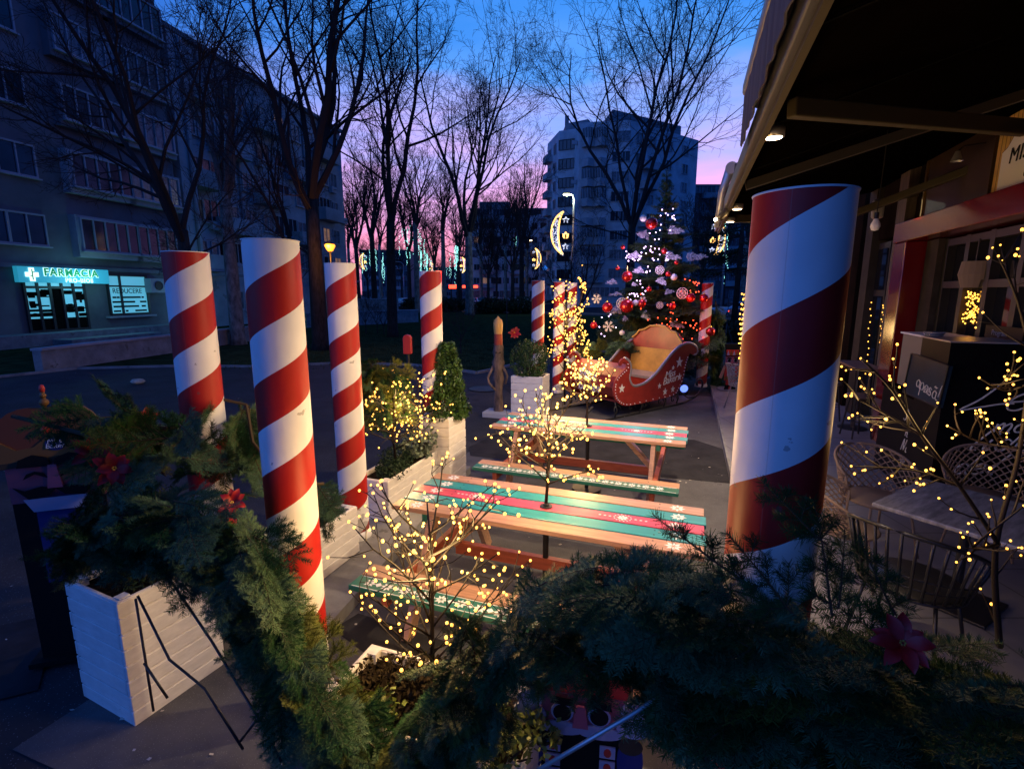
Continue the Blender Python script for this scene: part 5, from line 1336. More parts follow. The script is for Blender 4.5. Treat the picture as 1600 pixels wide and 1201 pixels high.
# ================================================================ NUTCRACKER BOARDS
def nutcracker(name, label, loc, rz, H_, hat, face=True):
    """flat painted board figure, local x right, z up, front at -y"""
    t = thing(name, label, 'nutcracker', loc, rz)
    def layer(nm, outline, m, y, th=.012, par=None):
        b = MB(); tri_prism(b, [(x*H_, z*H_) for x, z in outline], th, (0,y,0), (1,0,0), (0,0,1)); return b.build(nm, m, par or t)
    def ell(cx, cz, rx, rz_, n=20, a0=0, a1=2*pi): return [(cx+cos(a0+(a1-a0)*i/n)*rx, cz+sin(a0+(a1-a0)*i/n)*rz_) for i in range(n)]
    if hat == 'crown':
        layer('body', [(-.16,-.35),(.16,-.35),(.17,.50),(-.17,.50)], black_p, 0)
        layer('jacket_front', [(-.09,.05),(.09,.05),(.09,.48),(-.09,.48)], blue_p, -.004)
        layer('face', [(-.17,.44),(.17,.44),(.175,.66),(-.175,.66)], skin, -.004, .02)
        layer('hat', ell(-.055,.76,.13,.105,20)+[], hato, -.002, .018)
        layer('hat', ell(.065,.77,.12,.105,20), hatm, -.0005, .016)
        cr_ = layer('crown', [(-.19,.62),(.19,.655),(.195,.76),(.13,.70),(.075,.685),(.015,.755),(-.06,.69),(-.12,.68),(-.20,.74)], hatm, -.010, .02)
        layer('crown_band', [(-.19,.60),(.19,.635),(.19,.66),(-.19,.625)], tan, -.012, .02)
        q = ell(.02,.70,.038,.03,18); layer('badge', q, blue_p, -.013, .006, cr_)
        M = wmat(t); e_ = M.to_3x3()@Vector((1,0,0)); 
        text('Miss', .030*H_, M@Vector((-.010*H_, -.0145, .703*H_)), e_, (0,0,1), white_p, cr_, 'lettering', .001, shear=.2)
        text('Baker', .030*H_, M@Vector((-.018*H_, -.0145, .682*H_)), e_, (0,0,1), white_p, cr_, 'lettering', .001, shear=.2)
        b = MB(); b.ball((-.0*H_,0,.885*H_), .018*H_, 10); b.ball((0,0,.915*H_), .013*H_, 8); b.tube([(0,0,.86*H_),(0,0,.94*H_)], .008*H_, 6); b.build('finial', hatm, t, smooth=True)
        b = MB(); b.ball((0,0,.945*H_), .012*H_, 8, (1,1,1.6)); b.ball((-.01*H_,-.01,.765*H_), .016*H_, 8); b.build('beads', red_p, t, smooth=True)
        fz = .56
    elif hat == 'tall':
        layer('legs', [(-.10,.0),(.10,.0),(.09,.24),(-.09,.24)], red_p, 0); layer('boots', [(-.13,-.0),(-.03,0),(-.03,.10),(.03,.10),(.03,0),(.13,0),(.10,.13),(-.10,.13)], black_p, -.004)
        layer('body', [(-.13,.22),(.13,.22),(.14,.52),(-.14,.52)], red_p, -.002); layer('belt', [(-.13,.24),(.13,.24),(.13,.31),(-.13,.31)], hatm, -.006)
        layer('jacket_front', [(-.08,.32),(.08,.32),(.08,.52),(-.08,.52)], lilac, -.005)
        layer('arm', [(-.24,.28),(-.18,.26),(-.12,.50),(-.15,.54)], wood, -.003); layer('arm', [(.24,.28),(.18,.26),(.12,.50),(.15,.54)], wood, -.003)
        layer('face', [(-.12,.52),(.12,.52),(.13,.72),(-.13,.72)], skin, -.004, .02)
        layer('hat', [(-.13,.72),(.13,.72),(.16,.98),(-.16,.98)], black_p, -.006, .02)
        hb = layer('hat_band', [(-.12,.74),(.12,.74),(.13,.86),(-.13,.86)], red_p, -.010, .02)
        for k in range(4): x = -.09+k*.06; layer('hat_tooth', [(x-.028,.75),(x+.028,.75),(x,.85)], hatm if k % 2 else lilac, -.013, .005, hb)
        fz = .64
    else:
        layer('body', [(-.22,.0),(.22,.0),(.24,.62),(-.24,.62)], black_p, 0)
        jf = layer('jacket_front', [(-.13,.0),(.13,.0),(.12,.22),(-.13,.27)], lilac, -.004); 
        for s_ in (-1,1):
            layer('sleeve', ell(s_*.29,.45,.075,.17,18), blue_p, -.006); layer('epaulette', ell(s_*.29,.56,.07,.06,16), tan, -.010)
            for k in range(5): layer('button_panel', [(s_*.16-.045,.50-.10*k-.04),(s_*.16+.045,.50-.10*k-.04),(s_*.16+.045,.50-.10*k+.04),(s_*.16-.045,.50-.10*k+.04)], lilac, -.012-.0003*k, .006); layer('button', ell(s_*.16,.50-.10*k,.022,.028,10), red_p, -.016, .004)
        layer('face', [(-.22,.64),(-.14,.60),(.0,.66),(.14,.60),(.24,.66),(.25,.86),(-.24,.86)], skin, -.014, .03)
        for s_ in (-1,1):
            layer('moustache', ell(s_*.11,.635,.13,.045,18)[::1], lilac, -.020-.001*(s_ > 0), .01); layer('curl', ell(s_*.30,.70,.10,.075,18), lilac, -.018, .012); layer('curl', ell(s_*.30,.80,.075,.06,18), lilac, -.021, .012)
        layer('hat', [(-.26,.86),(.26,.86),(.30,1.15),(-.30,1.15)], red_p, -.008, .03); fz = .78
    w = 1.0 if hat == 'wide' else .62
    for s_ in (-1,1):
        ex = s_*.105*w
        if hat == 'crown':
            layer('brow', [(ex-.06,fz+.045),(ex+.06,fz+.045),(ex+.05,fz+.085),(ex,fz+.10),(ex-.05,fz+.08)], black_p, -.027, .003)
            layer('eyelid', [(ex-.045,fz-.01),(ex-.03,fz+.015),(ex,fz+.025),(ex+.03,fz+.015),(ex+.045,fz-.01),(ex,fz+.012)], black_p, -.027, .003)
            layer('moustache', [(0,fz-.06),(s_*.05,fz-.045),(s_*.11,fz-.06),(s_*.15,fz-.04),(s_*.10,fz-.10),(s_*.03,fz-.09)], black_p, -.0275, .003)
        else:
            layer('eye_white', ell(ex,fz,.065*w,.062*w,18), lilac, -.0475 if hat == 'wide' else -.026, .003); layer('eye', ell(ex,fz-.002,.052*w,.052*w,18), black_p, -.051 if hat == 'wide' else -.029, .003)
            layer('brow', [(ex-.07*w,fz+.055*w),(ex+.07*w,fz+.045*w),(ex+.06*w,fz+.09*w),(ex-.05*w,fz+.10*w)], black_p, -.05 if hat == 'wide' else -.0275, .003)
    layer('nose', [(-.025*w,fz+.05),(.025*w,fz+.05),(.045*w,fz-.09*w),(-.045*w,fz-.09*w)], mat('nose_paint', (.42,.10,.14), .6), -.0515 if hat == 'wide' else -.03, .012)
    if hat == 'crown': layer('beard', [(-.09,.40),(.09,.40),(.12,.46),(-.12,.46)], lilac, -.0265, .004)
    zb = -.45 if hat == 'crown' else 0
    b = MB(); b.box((0,.08,zb+.02*H_),(.40*H_,.26,.03)); b.bar((0,.02,.5*H_),(0,.2,zb+.03),.03); b.build('stand', concrete if hat == 'tall' else black_p, t)
    return t
pn = G(118,1180); pn = Y(98,850,2.75); pn.z = 0.0
nutcracker('nutcracker_board', 'painted nutcracker board with an ochre crown at far left', pn+Vector((.03,0,.47)), radians(20), 1.28, 'crown')
pk = Y(908,1098,1.80); nutcracker('nutcracker_board', 'painted nutcracker board with big black eyes under the right garland', Vector((pk.x, pk.y, 0)), radians(-10), .70, 'wide')
nutcracker('nutcracker_board', 'little nutcracker figure with a black hat by the far chair', G(1143,612,.1)+Vector((0,.1,0)), radians(0), 1.05, 'tall')
# carved log figure with candle top
t = thing('carved_candle_figure', 'carved wooden log figure topped with an orange candle flame', 'sculpture', G(779,650))
b = MB(); rng = random.Random(6); prof = [(.085,.10),(.09,.25),(.075,.5),(.10,.68),(.085,.85),(.11,.98),(.085,1.08),(.10,1.16),(.085,1.28),(.08,1.32)]
k_ = 14; 
for r, z in prof:
    for j in range(k_):
        a = 2*pi*j/k_; rr = r*rng.uniform(.75,1.18); b.v.append(Vector((rr*cos(a), rr*sin(a)*.8, z)))
for i in range(len(prof)-1):
    for j in range(k_): b.f.append((i*k_+j, i*k_+(j+1) % k_, (i+1)*k_+(j+1) % k_, (i+1)*k_+j)); b.m.append(0)
b.build('body', carved, t, smooth=True)
b = MB(); b.tube([(-.07,0,.95),(-.19,-.02,.72),(-.17,-.04,.62),(-.06,-.06,.50)], [.03,.025,.025,.02], 7); b.tube([(.07,0,.92),(.16,-.03,.75),(.12,-.06,.6)], [.03,.025,.02], 7); b.build('arm', carved, t, smooth=True)
b = MB(); b.lathe([(.075,1.30),(.078,1.40),(.072,1.5)], 16); b.build('candle', wax_r, t, smooth=True)
b = MB(); b.lathe([(.072,1.49),(.082,1.58),(.084,1.68),(.07,1.74),(.03,1.77),(.012,1.80),(0,1.81)], 16); b.build('flame', wax, t, smooth=True)
b = MB(); 
for s_ in (-1,1): b.ball((s_*.035,-.085,1.17), .014, 6)
b.build('eye', black_p, t); b = MB(); b.box((0,0,.05),(.50,.36,.10),ANG); b.build('base_slab', mat('pale_slab', (.4,.4,.4), .8), t, bevel=.01)
t = thing('post_box', 'small red rounded box behind the column in the twig tree glow', 'box', Y(640,625,7.6)*1.0-Vector((0,0,Y(640,625,7.6).z)))
b = MB(); b.tube([(0,0,0),(0,0,1.3)], .025, 8); b.build('post', black_m, t); b = MB(); b.prism([(-.06,1.3),(.06,1.3),(.06,1.54)]+[(cos(a)*.06,1.54+sin(a)*.05) for a in (.5,1.0,1.57,2.1,2.6)]+[(-.06,1.54)], .12, (0,-.06,0)); b.build('housing', red_p, t, bevel=.01)

# ================================================================ BLACK ROD STAND (left)
t = thing('rod_stand', 'black metal rod stand propped in front of the tall left planter', 'stand', Y(300,1000,1.95)-Vector((0,0,Y(300,1000,1.95).z)))
for pts in ([(212,935,2.02),(232,1060,1.98),(240,1110,1.97)], [(215,930,2.02),(265,1030,1.95),(320,1075,1.88),(380,1170,1.75)], [(252,885,2.05),(330,1000,1.9),(400,1115,1.72),(440,1190,1.62)], [(225,1035,1.98),(262,1090,1.93)], [(300,865,2.1),(350,930,2.0),(420,1010,1.9)], [(375,1158,1.77),(400,1125,1.72)]):
    b = MB(); b.tube([Y(*p) for p in pts], .0055, 7); b.build('rod', black_m, t, world=True, smooth=True)
t = thing('support_rod', 'pale metal rod slanting up to the right beneath the garland', 'rod', Y(850,1200,1.12))
b = MB(); b.tube([Y(820,1215,1.12), Y(985,1117,1.14), Y(1120,1030,1.2)], .006, 7); b.build('rod', alum, t, world=True, smooth=True); b = MB(); b.ball(wmat(t).inverted()@Y(1120,1030,1.2), .009, 8); b.build('end_cap', black_m, t)
t = thing('cable', 'thin black cable sagging on the ground by the plinth', 'cable', G(460,760))
b = MB(); b.tube(catmull([G(365,712)+Vector((0,0,.3)), G(430,772)+Vector((0,0,.1)), G(500,800)+Vector((0,0,.02))], 5), .006, 5); b.build('wire', black_m, t, world=True)
b = MB(); b.ball(wmat(t).inverted()@(G(500,800)+Vector((0,0,.02))), .02, 6); b.build('plug', black_m, t)
t = thing('stone', 'pale stone lying on the path left of the columns', 'stone', G(216,600))
b = MB(); b.ball((0,0,.07), .16, 9, (1.1,.8,.45)); b.build('body', mat('pale_stone', (.5,.45,.35), .9, noise_s=10, noise_a=.4), t, smooth=True)

# ================================================================ RESTAURANT
WA = 2.86
rs = thing('restaurant_building', 'restaurant facade with glossy red portal and dark windows at right', 'building', S(WA, 6), ANG)
# local frame: x = into the building (a-WA), y = along wall (b-6)
def wb(nm, b0, b1, z0, z1, m, a0=0., a1=.15, par=None, bev=0):
    q = MB(); q.box(((a0+a1)/2, (b0+b1)/2-6, (z0+z1)/2), (a1-a0, b1-b0, z1-z0)); return q.build(nm, m, par or rs, bevel=bev)
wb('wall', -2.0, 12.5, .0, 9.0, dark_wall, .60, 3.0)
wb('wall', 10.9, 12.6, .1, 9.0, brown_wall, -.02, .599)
wb('pillar', 10.15, 10.5, .1, 4.3, tan, -.06, .5); wb('pillar', 8.72, 9.05, .1, 3.9, mat('weathered_wood', (.12,.09,.065), .75, noise_s=7, noise_a=.5, stretch=(3,3,.4)), -.10, .5)
wb('upper_panel', 8.3, 10.1, 3.05, 3.9, brown_wall, .02, .6); wb('upper_panel', 6.72, 8.25, 3.14, 4.2, mat('bronze_panel', (.06,.036,.018), .35, noise_s=2, noise_a=.3), -.05, .6)
wb('corner_trim', 8.25, 8.29, 3.14, 4.2, goldm, -.07, .0)
for k, (b0, b1) in enumerate(((9.08,9.55),(9.60,10.12),(10.53,10.88))):
    w_ = wb('window', b0, b1, .5, 3.0, frame_d, .05, .12); 
    for zz in ((.62,2.15),(2.25,2.9)): wb('pane', b0+.06, b1-.06, zz[0], zz[1], glass_d if k else screen_b, .03, .055, w_)
# LED drops behind these windows
t = thing('light_string', 'warm light drops hanging in the narrow windows behind the huge column', 'fairy lights', S(WA-.02, 9.5, 1.6), ANG)
rng = random.Random(3); b = MB(); me = bulb_mesh(.008)
for i in range(34):
    y = (-.22 if i % 3 else .35)+rng.uniform(-.05,.05)-i*.006; o = bpy.data.objects.new('bulb', me); COL.objects.link(o); o.parent = t; o.location = (-.03, y, .45-.035*i)
b.tube([(-.02,-.22,.5),(-.02,-.40,-.75)], .003, 3); b.build('wire', black_m, t)
# red portal
wb('portal_jamb', 8.18, 8.58, .1, 2.868, red_fr, -.22, .55, bev=.01); wb('portal_lintel', 3.2, 8.58, 2.87, 3.13, red_fr, -.24, .55, bev=.01)
wb('pillar', 7.80, 8.14, .1, 2.86, tan, .0, .5)
# inner shop windows
w_ = MB()
for y in (7.76, 7.25, 6.75, 6.2, 5.4, 4.5): w_.box((.12, y-6, 1.5), (.10,.09,2.7))
for z in (.9, 2.30, 2.8): w_.box((.119, 0, z), (.095, 3.6, .08))
wi = w_.build('window_frame', mat('olive_frame', (.022,.019,.010), .5), rs)
wb('pane', 4.2, 7.76, .95, 2.8, glass_d, .155, .17, wi)
# glow inside the window (lights seen in the glass)
t = thing('light_string', 'bunch of yellow fairy lights glowing inside the shop window', 'fairy lights', S(WA+.10, 7.02, 1.98), ANG)
b = MB(); b.tube([(0,-.2,.0),(0,.15,.1)], .003, 3); b.build('wire', black_m, t)
for i in range(70):
    o = bpy.data.objects.new('bulb', me); COL.objects.link(o); o.parent = t; u = rng.random(); o.location = (rng.uniform(-.02,.02), rng.uniform(-.17,.17)*(1-.4*u)+.03*u, u*.36-.12); o.scale = (1.0,)*3
t = thing('wall_lamp', 'pinkish lampshade glowing faintly inside the shop window', 'lamp', S(WA+.06, 6.98, 2.42), ANG)
b = MB(); b.lathe([(.12,.12),(.14,-.02),(.10,-.16)], 16); b.build('lamp_shade', mat('lamp_cloth', (.12,.08,.06), .7, emit=(.8,.4,.25), estr=.03), t); b = MB(); b.tube([(0,0,.1),(0,0,.36)], .008, 5); b.build('stem', black_m, t)
t = thing('notice_plate', 'black programme plate with white lettering on the dark glass', 'sign', S(WA-.03, 6.05, 1.78), ANG)
b = MB(); b.box((0,0,0),(.02,.62,.22)); b.build('plate', chalk, t); 
text('Program', .075, S(WA-.042, 6.24, 1.80), -TX, (0,0,1), mat('dim_white', (.35,.35,.35), .7), t, 'lettering', .001)
b = MB(); b.box((-.012,.06,-.035),(.002,.26,.012)); b.box((-.012,.06,-.065),(.002,.16,.010)); b.build('small_print', MATS['dim_white'], t)
# sign on yellow bricks above the portal
wb('brick_panel', 3.4, 6.70, 3.14, 4.3, ybrick, -.03, .55)
t = thing('shop_sign', 'white shaped cafe name board on lit yellow bricks above the portal', 'sign', S(WA-.05, 5.7, 3.36), ANG)
sh_ = [(-.78,-.22),(-.30,-.22),(-.2,-.17),(.2,-.17),(.3,-.22),(.78,-.22),(.78,.17),(.70,.20),(.62,.28),(.35,.30),(.28,.36),(-.28,.36),(-.35,.30),(-.62,.28),(-.70,.20),(-.78,.17)]
b = MB(); tri_prism(b, [(x*1.03,z*1.06) for x, z in sh_], .02, (-.02,0,0), (0,-1,0), (0,0,1)); b.build('border', black_p, t)
b = MB(); tri_prism(b, sh_, .02, (-.03,0,0), (0,-1,0), (0,0,1)); b.build('board', white_p, t)
text('MISS BAKER', .20, S(WA-.05-.035, 5.7+.64, 3.40), -TX, (0,0,1), black_p, t, 'lettering', .002, shear=.12, spacing=1.05)
text('café', .12, S(WA-.05-.035, 5.7+.36, 3.23), -TX, (0,0,1), black_p, t, 'lettering', .002)
t = thing('sign_spotlight', 'small spot lamp shining down on the yellow brick sign', 'lamp', S(WA-.28, 6.9, 3.62), ANG)
b = MB(); b.lathe([(.02,.05),(.055,-.05)], 12); b.build('lamp_shade', alum, t); b = MB(); b.tube([(.3,0,.12),(.05,0,.1),(0,0,.05)], .008, 6); b.build('arm', black_m, t)
point('spot_beam', S(WA-.45, 6.1, 3.95), 9, (1,.72,.40), .04, t)
# awning: fabric, front rail, folding arms, lamps
aw = thing('awning', 'dark brown extended awning roof with pale front rail over the terrace', 'awning', S(.35, 3, 3.1), ANG)
b = MB(); E_ = 8.1
P4 = [S(.32,-2.5,3.16), S(.32,E_,3.16), S(WA+.2,E_+2.6,3.95), S(WA+.2,-2.5,3.95)]
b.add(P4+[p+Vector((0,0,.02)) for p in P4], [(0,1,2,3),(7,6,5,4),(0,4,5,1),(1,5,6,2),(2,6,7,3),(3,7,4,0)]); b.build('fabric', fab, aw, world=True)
b = MB(); b.bar(S(.31,-2.5,3.13), S(.31,E_,3.13), .05, .12); b.build('front_rail', mat('front_rail_paint', (.055,.055,.065), .5), aw, world=True, bevel=.01)
b = MB(); b.bar(S(.335,-2.5,3.055), S(.335,E_,3.055), .03, .025); b.build('rail_edge', olive, aw, world=True)
for b0 in (3.0, 7.0):
    b = MB(); b.bar(S(.42,b0,3.10), S(1.9,b0+1.2,3.2), .06, .09); b.bar(S(1.9,b0+1.2,3.2), S(WA,b0+.2,3.55), .06, .09); b.build('folding_arm', olive, aw, world=True, bevel=.008)
for b0 in (-.5, 5.0):
    b = MB(); b.bar(S(.40,b0,3.11), S(WA,b0,3.80), .07, .07); b.build('cross_bar', mat('brown_bar', (.035,.03,.022), .6), aw, world=True)
# seams of the fabric
for b0 in (1.1, 2.3, 3.5, 4.7, 5.9, 7.1):
    b = MB(); b.bar(S(.40,b0,3.165), S(WA,b0,3.925), .02, .006); b.build('seam', dark_wall, aw, world=True)
def spot(label, a, bb, e, z=3.075):
    p = S(a, bb, z); t = thing('downlight', label, 'lamp', p)
    b = MB(); b.lathe([(0,-.004),(.042,-.004),(.046,.012)], 18); b.build('lens', lamp_w, t, smooth=True)
    b = MB(); b.lathe([(.046,-.002),(.055,.0),(.055,.05),(0,.05)], 18); b.build('ring', alum, t, smooth=True)
    point('lamp_light', p+Vector((0,0,-.06)), e, (1,.72,.46), .05, t, spot=radians(125), blend=.7).rotation_euler = (-RX*.62+Vector((0,0,-1))).to_track_quat('-Z', 'Y').to_euler()
spot('bright round downlight under the awning just above the huge column', .39, 3.32, 230, 3.05)
spot('second round downlight farther along the awning rail', .41, 5.9, 260, 3.05)
spot('third small round downlight at the awning end', .41, 6.9, 190, 3.05)
# second, folded awning over the front
aw2 = thing('folded_awning', 'folded outer awning with hanging dark fringed valance and metal arms', 'awning', S(.10, 3, 3.3), ANG)
b = MB(); b.bar(S(.27,-.5,3.44), S(.27,3.7,3.44), .07, .08); b.build('casing', mat('grey_casing', (.15,.15,.17), .4, metal=.3), aw2, world=True, bevel=.02)
valm = mat('valance_fabric', (.045,.04,.07), .8, noise_s=5, noise_a=.3, stretch=(8,8,.5))
b = MB(); n = 60; vs = []
for i in range(n+1):
    f = i/n; bb = -.4+4.12*f; o_ = .006*sin(i*1.9); zb = 3.12-.02*abs(sin(i*.52)); vs += [S(.255+o_*.3,bb,3.40), S(.255+o_,bb,zb)]
b.add(vs, [(2*i,2*i+1,2*i+3,2*i+2) for i in range(n)]); o = b.build('valance', valm, aw2, world=True); md = o.modifiers.new('solid','SOLIDIFY'); md.thickness = .008
for (a0, a1, z) in ((.285,.285,3.33),(.295,.295,3.25)):
    b = MB(); b.bar(S(a0,.0,z), S(a1,3.05,z), .025, .045); b.build('arm', olive, aw2, world=True, bevel=.012)
b = MB(); b.tube([S(.285,3.0,3.33), S(.285,3.2,3.28), S(.29,3.2,3.2), S(.295,3.0,3.25)], .028, 8); b.build('elbow', alum, aw2, world=True, smooth=True)
# arm bracket at the end
br = thing('awning_bracket', 'pale folded awning arm assembly hanging at the far end of the rail', 'bracket', S(.20, 6.7, 3.1), ANG)
ptA = [Y(1142,262,5.6), Y(1128,290,5.6), Y(1122,325,5.6), Y(1120,350,5.6)]
b = MB(); b.tube([Y(1160,262,5.6),Y(1140,268,5.6),Y(1128,300,5.7),Y(1120,355,5.8)], [.05,.055,.04,.03], 8); b.build('upper_arm', alum, br, world=True, smooth=True)
b = MB(); b.tube([Y(1158,275,5.5),Y(1148,300,5.5),Y(1135,330,5.55),Y(1124,342,5.6)], [.05,.045,.04,.035], 8); b.build('lower_arm', olive, br, world=True, smooth=True)
b = MB(); b.tube([Y(1143,262,5.52),Y(1143.5,262,5.62)], .06, 14); b.build('hinge', alum, br, world=True); b = MB(); b.bar(Y(1150,262,5.45),Y(1162,262,5.45),.10,.10); b.build('end_plate', mat('front_rail_paint', (.4,.4,.4)), br, world=True, bevel=.01)
b = MB(); b.bar(Y(1154,262,5.39),Y(1159,262,5.39),.035,.05); b.build('badge', black_p, br, world=True)
b = MB(); b.ball(Y(1118,343,5.6), .02, 8); b.build('bulb', lamp_w, br, world=True)
t = thing('wall_camera', 'small white wall camera under the dark eave', 'camera', S(2.4, 8.6, 3.35), ANG)
b = MB(); b.box((0,0,0),(.14,.10,.26)); b.build('housing', mat('grey_plastic', (.3,.3,.28), .5), t, bevel=.03); b = MB(); b.bar((.05,0,.1),(.45,0,.16),.04); b.build('bracket', tan, t)
b = MB(); b.ball((-.02,-.02,-.15),.018,6); b.build('led', red_l, t)
# pendant bulb
pb = Y(1368,350,4.3); t = thing('pendant_bulb', 'unlit white bulb hanging on a thin cord right of the huge column', 'bulb', pb)
b = MB(); b.tube([(0,0,.07),(.01,0,.5),(0,0,1.15)], .004, 5); b.build('cord', black_m, t); b = MB(); b.tube([(0,0,.03),(0,0,.09)], .018, 10); b.build('socket', black_m, t)
b = MB(); b.lathe([(0,-.055),(.025,-.048),(.036,-.02),(.034,.0),(.02,.03),(.018,.04)], 16); b.build('globe', white_p, t, smooth=True)

# ================================================================ TERRACE FURNITURE AT RIGHT
# black counter with chalk lettering
ct = thing('blackboard_counter', 'tall black chalkboard panel with big handwritten lines behind the marble table', 'blackboard', S(2.26, 5.62, .1), ANG)
b = MB(); b.box((.60,.30,.83),(1.2,.6,1.66)); b.build('board', chalk, ct); b = MB(); b.box((.60,.30,1.667),(1.22,.62,.012)); b.build('edge_strip', silver, ct)
lc = thing('bar_counter', 'lower black bar front with small handwritten chalk lines', 'counter', S(2.30, 6.30, .1), ANG)
b = MB(); b.box((.28,.30,.50),(.56,1.24,1.0)); b.build('front', chalk, lc); b = MB(); b.box((.28,.30,1.015),(.60,1.26,.03)); b.build('counter_top', dark_wall, lc)
wbx = thing('display_box', 'pale box standing on the bar behind the blue panel', 'box', S(2.42, 6.30, 1.13), ANG)
b = MB(); b.box((.2,.35,.30),(.40,1.1,.60)); b.build('cabinet', mat('beige_cabinet', (.20,.18,.15), .6), wbx, bevel=.01); b = MB(); b.box((.2,.35,.612),(.44,1.14,.02)); b.build('lid', white_p, wbx)
bp_ = thing('blue_menu_panel', 'tilted dark blue panel with white handwriting on the bar', 'panel', S(2.2, 6.2, 1.2), ANG)
qd = [on_plane(x, y, S(2.24,6.3,0), RX, -TX) for x, y in ((1425,552),(1483,572),(1467,637),(1412,612))]
Oq = S(2.24,6.3,0); b = MB(); b.prism(qd, .03, Oq, -TX, (0,0,1)); b.build('panel', screen_b, bp_, world=True); b = MB()
for q0, q1 in zip(qd, qd[1:]+qd[:1]): b.bar(Oq-TX*q0[0]+Vector((0,0,q0[1]))-RX*.004, Oq-TX*q1[0]+Vector((0,0,q1[1]))-RX*.004, .012)
b.build('frame', black_m, bp_, world=True)
# single stroke handwriting
GL = {'a':[[(.5,.35),(.3,.45),(.1,.3),(.1,.1),(.25,0),(.45,.12),(.5,.42),(.48,.1),(.6,0)]],'p':[[(.1,.4),(.1,-.4)],[(.1,.3),(.3,.45),(.5,.3),(.45,.05),(.25,0),(.1,.1)]],'s':[[(.45,.38),(.25,.45),(.12,.33),(.4,.15),(.3,0),(.08,.05)]],'!':[[(.35,.95),(.2,.25)],[(.16,.06),(.14,0)]],'u':[[(.1,.42),(.1,.1),(.25,0),(.42,.15),(.48,.42),(.46,.05),(.58,0)]],'h':[[(.1,.9),(.1,0)],[(.1,.25),(.3,.45),(.45,.3),(.45,0)]],
 'L':[[(.55,1.0),(.28,.35),(0,0),(.3,.08),(.75,.22),(1.0,.25)]],'e':[[(.1,.22),(.4,.28),(.4,.42),(.25,.46),(.08,.28),(.12,.05),(.3,0),(.5,.12)]],'t':[[(.3,.85),(.2,.2),(.3,0),(.45,.08)],[(.05,.5),(.5,.55)]],'d':[[(.45,.35),(.25,.45),(.08,.2),(.2,0),(.4,.12),(.6,.95)],[(.42,.15),(.55,0)]],'m':[[(.05,.4),(.1,0)],[(.1,.25),(.25,.45),(.32,.3),(.33,0)],[(.33,.28),(.5,.45),(.6,.3),(.6,.05),(.7,0)]],'i':[[(.2,.42),(.12,.08),(.22,0),(.32,.08)],[(.26,.62),(.28,.68)]],'l':[[(.4,.95),(.15,.25),(.15,.02),(.3,.02)]],
 'n':[[(.08,.42),(.08,0)],[(.09,.25),(.3,.45),(.42,.3),(.42,.02),(.55,0)]],'o':[[(.3,.45),(.1,.3),(.1,.1),(.28,0),(.45,.15),(.42,.38),(.3,.45)]],'r':[[(.1,.42),(.12,0)],[(.12,.25),(.25,.42),(.42,.42)]],'f':[[(.5,.85),(.35,.95),(.25,.7),(.2,.2),(.12,-.35),(.0,-.3)],[(.05,.42),(.42,.45)]],'N':[[(.0,-.1),(.2,.95),(.45,.0),(.7,1.0)]],'v':[[(.08,.42),(.22,0),(.45,.45)]],'S':[[(.6,.85),(.35,1.0),(.1,.75),(.45,.4),(.35,.05),(.0,.1)]],'-':[[(.1,.3),(.4,.33)]],'~':[[(.1,.62),(.22,.7),(.35,.62),(.48,.7)]]}
def hand(s_, size, O, ux, uy, m, parent, w=.006, slant=.25, dy=0.):
    ux, uy = Vector(ux).normalized(), Vector(uy).normalized(); x = 0; b = MB(); nn = ux.cross(uy); cnt = 0
    for ch in s_:
        if ch == ' ': x += .4*size; continue
        for st in GL.get(ch, []):
            pts = catmull([Vector((a+b2*slant, b2, 0)) for a, b2 in st], 4) if len(st) > 2 else [Vector((a+b2*slant, b2, 0)) for a, b2 in st]
            cnt += 1; b.tube([Vector(O)+ux*(x+p.x*size)+uy*(p.y*size+dy*x)+nn*(.002+.0003*cnt) for p in pts], w*.5, 5)
        x += {'m':.72,'L':.85,'l':.36,'i':.36,'!':.35,'N':.8,'S':.65,'~':0}.get(ch, .56)*size
    return b.build('chalk_writing', m, parent, world=True)
O = S(2.26,5.61,0)
for s_, sz, px, py in (('Led',.34,1490,640),('mai',.26,1535,690),('lide',.30,1500,690),('del',.30,1480,722)):
    pass
def pt_on(A, n, px, py):
    d = ray(px, py); o = Vector((0,0,HC)); return o+d*((A-o).dot(n)/d.dot(n))
F_ = S(2.26,5.615,0)
for s_, sz, px, py, dy in (('Led',.34,1500,640,.08),('mai',.19,1548,674,.08),('lide',.25,1508,702,.08),('del',.22,1484,738,.08)):
    hand(s_, sz, pt_on(F_, TX, px, py), RX, (0,0,1), chalkw, ct, .016, .45, dy)
F2 = S(2.298,6.3,0)
for s_, sz, px, py in (('Si nou~a',.13,1412,655),('n ar fi',.12,1414,680),('Nu sti',.13,1408,700),('povesti!',.12,1407,722)):
    hand(s_, sz, pt_on(F2, RX, px, py), -TX, (0,0,1), chalkw, lc, .010, .3, -.05)
F3 = S(2.236,6.3,0); d_ = (-TX*1.0+Vector((0,0,-.12)))
hand('apas~a!', .17, pt_on(F3, RX, 1431,602), d_, (0,0,1), chalkw, bp_, .009, .2); hand('push', .07, pt_on(F3, RX, 1444,608), d_, (0,0,1), chalkw, bp_, .005, .2)
gl_ = thing('glass_ashtray', 'clear glass bowl on top of the pale box', 'bowl', S(2.40,6.35,1.755)); b = MB(); b.lathe([(0,.0),(.07,.0),(.09,.05),(.082,.05),(.065,.01),(0,.01)], 18); b.build('bowl', mat('clear_glass', (.7,.7,.7), .08, trans=.8), gl_, smooth=True); b = MB(); b.lathe([(.082,.05),(.092,.053),(.09,.045)], 18); b.build('rim', silver, gl_)
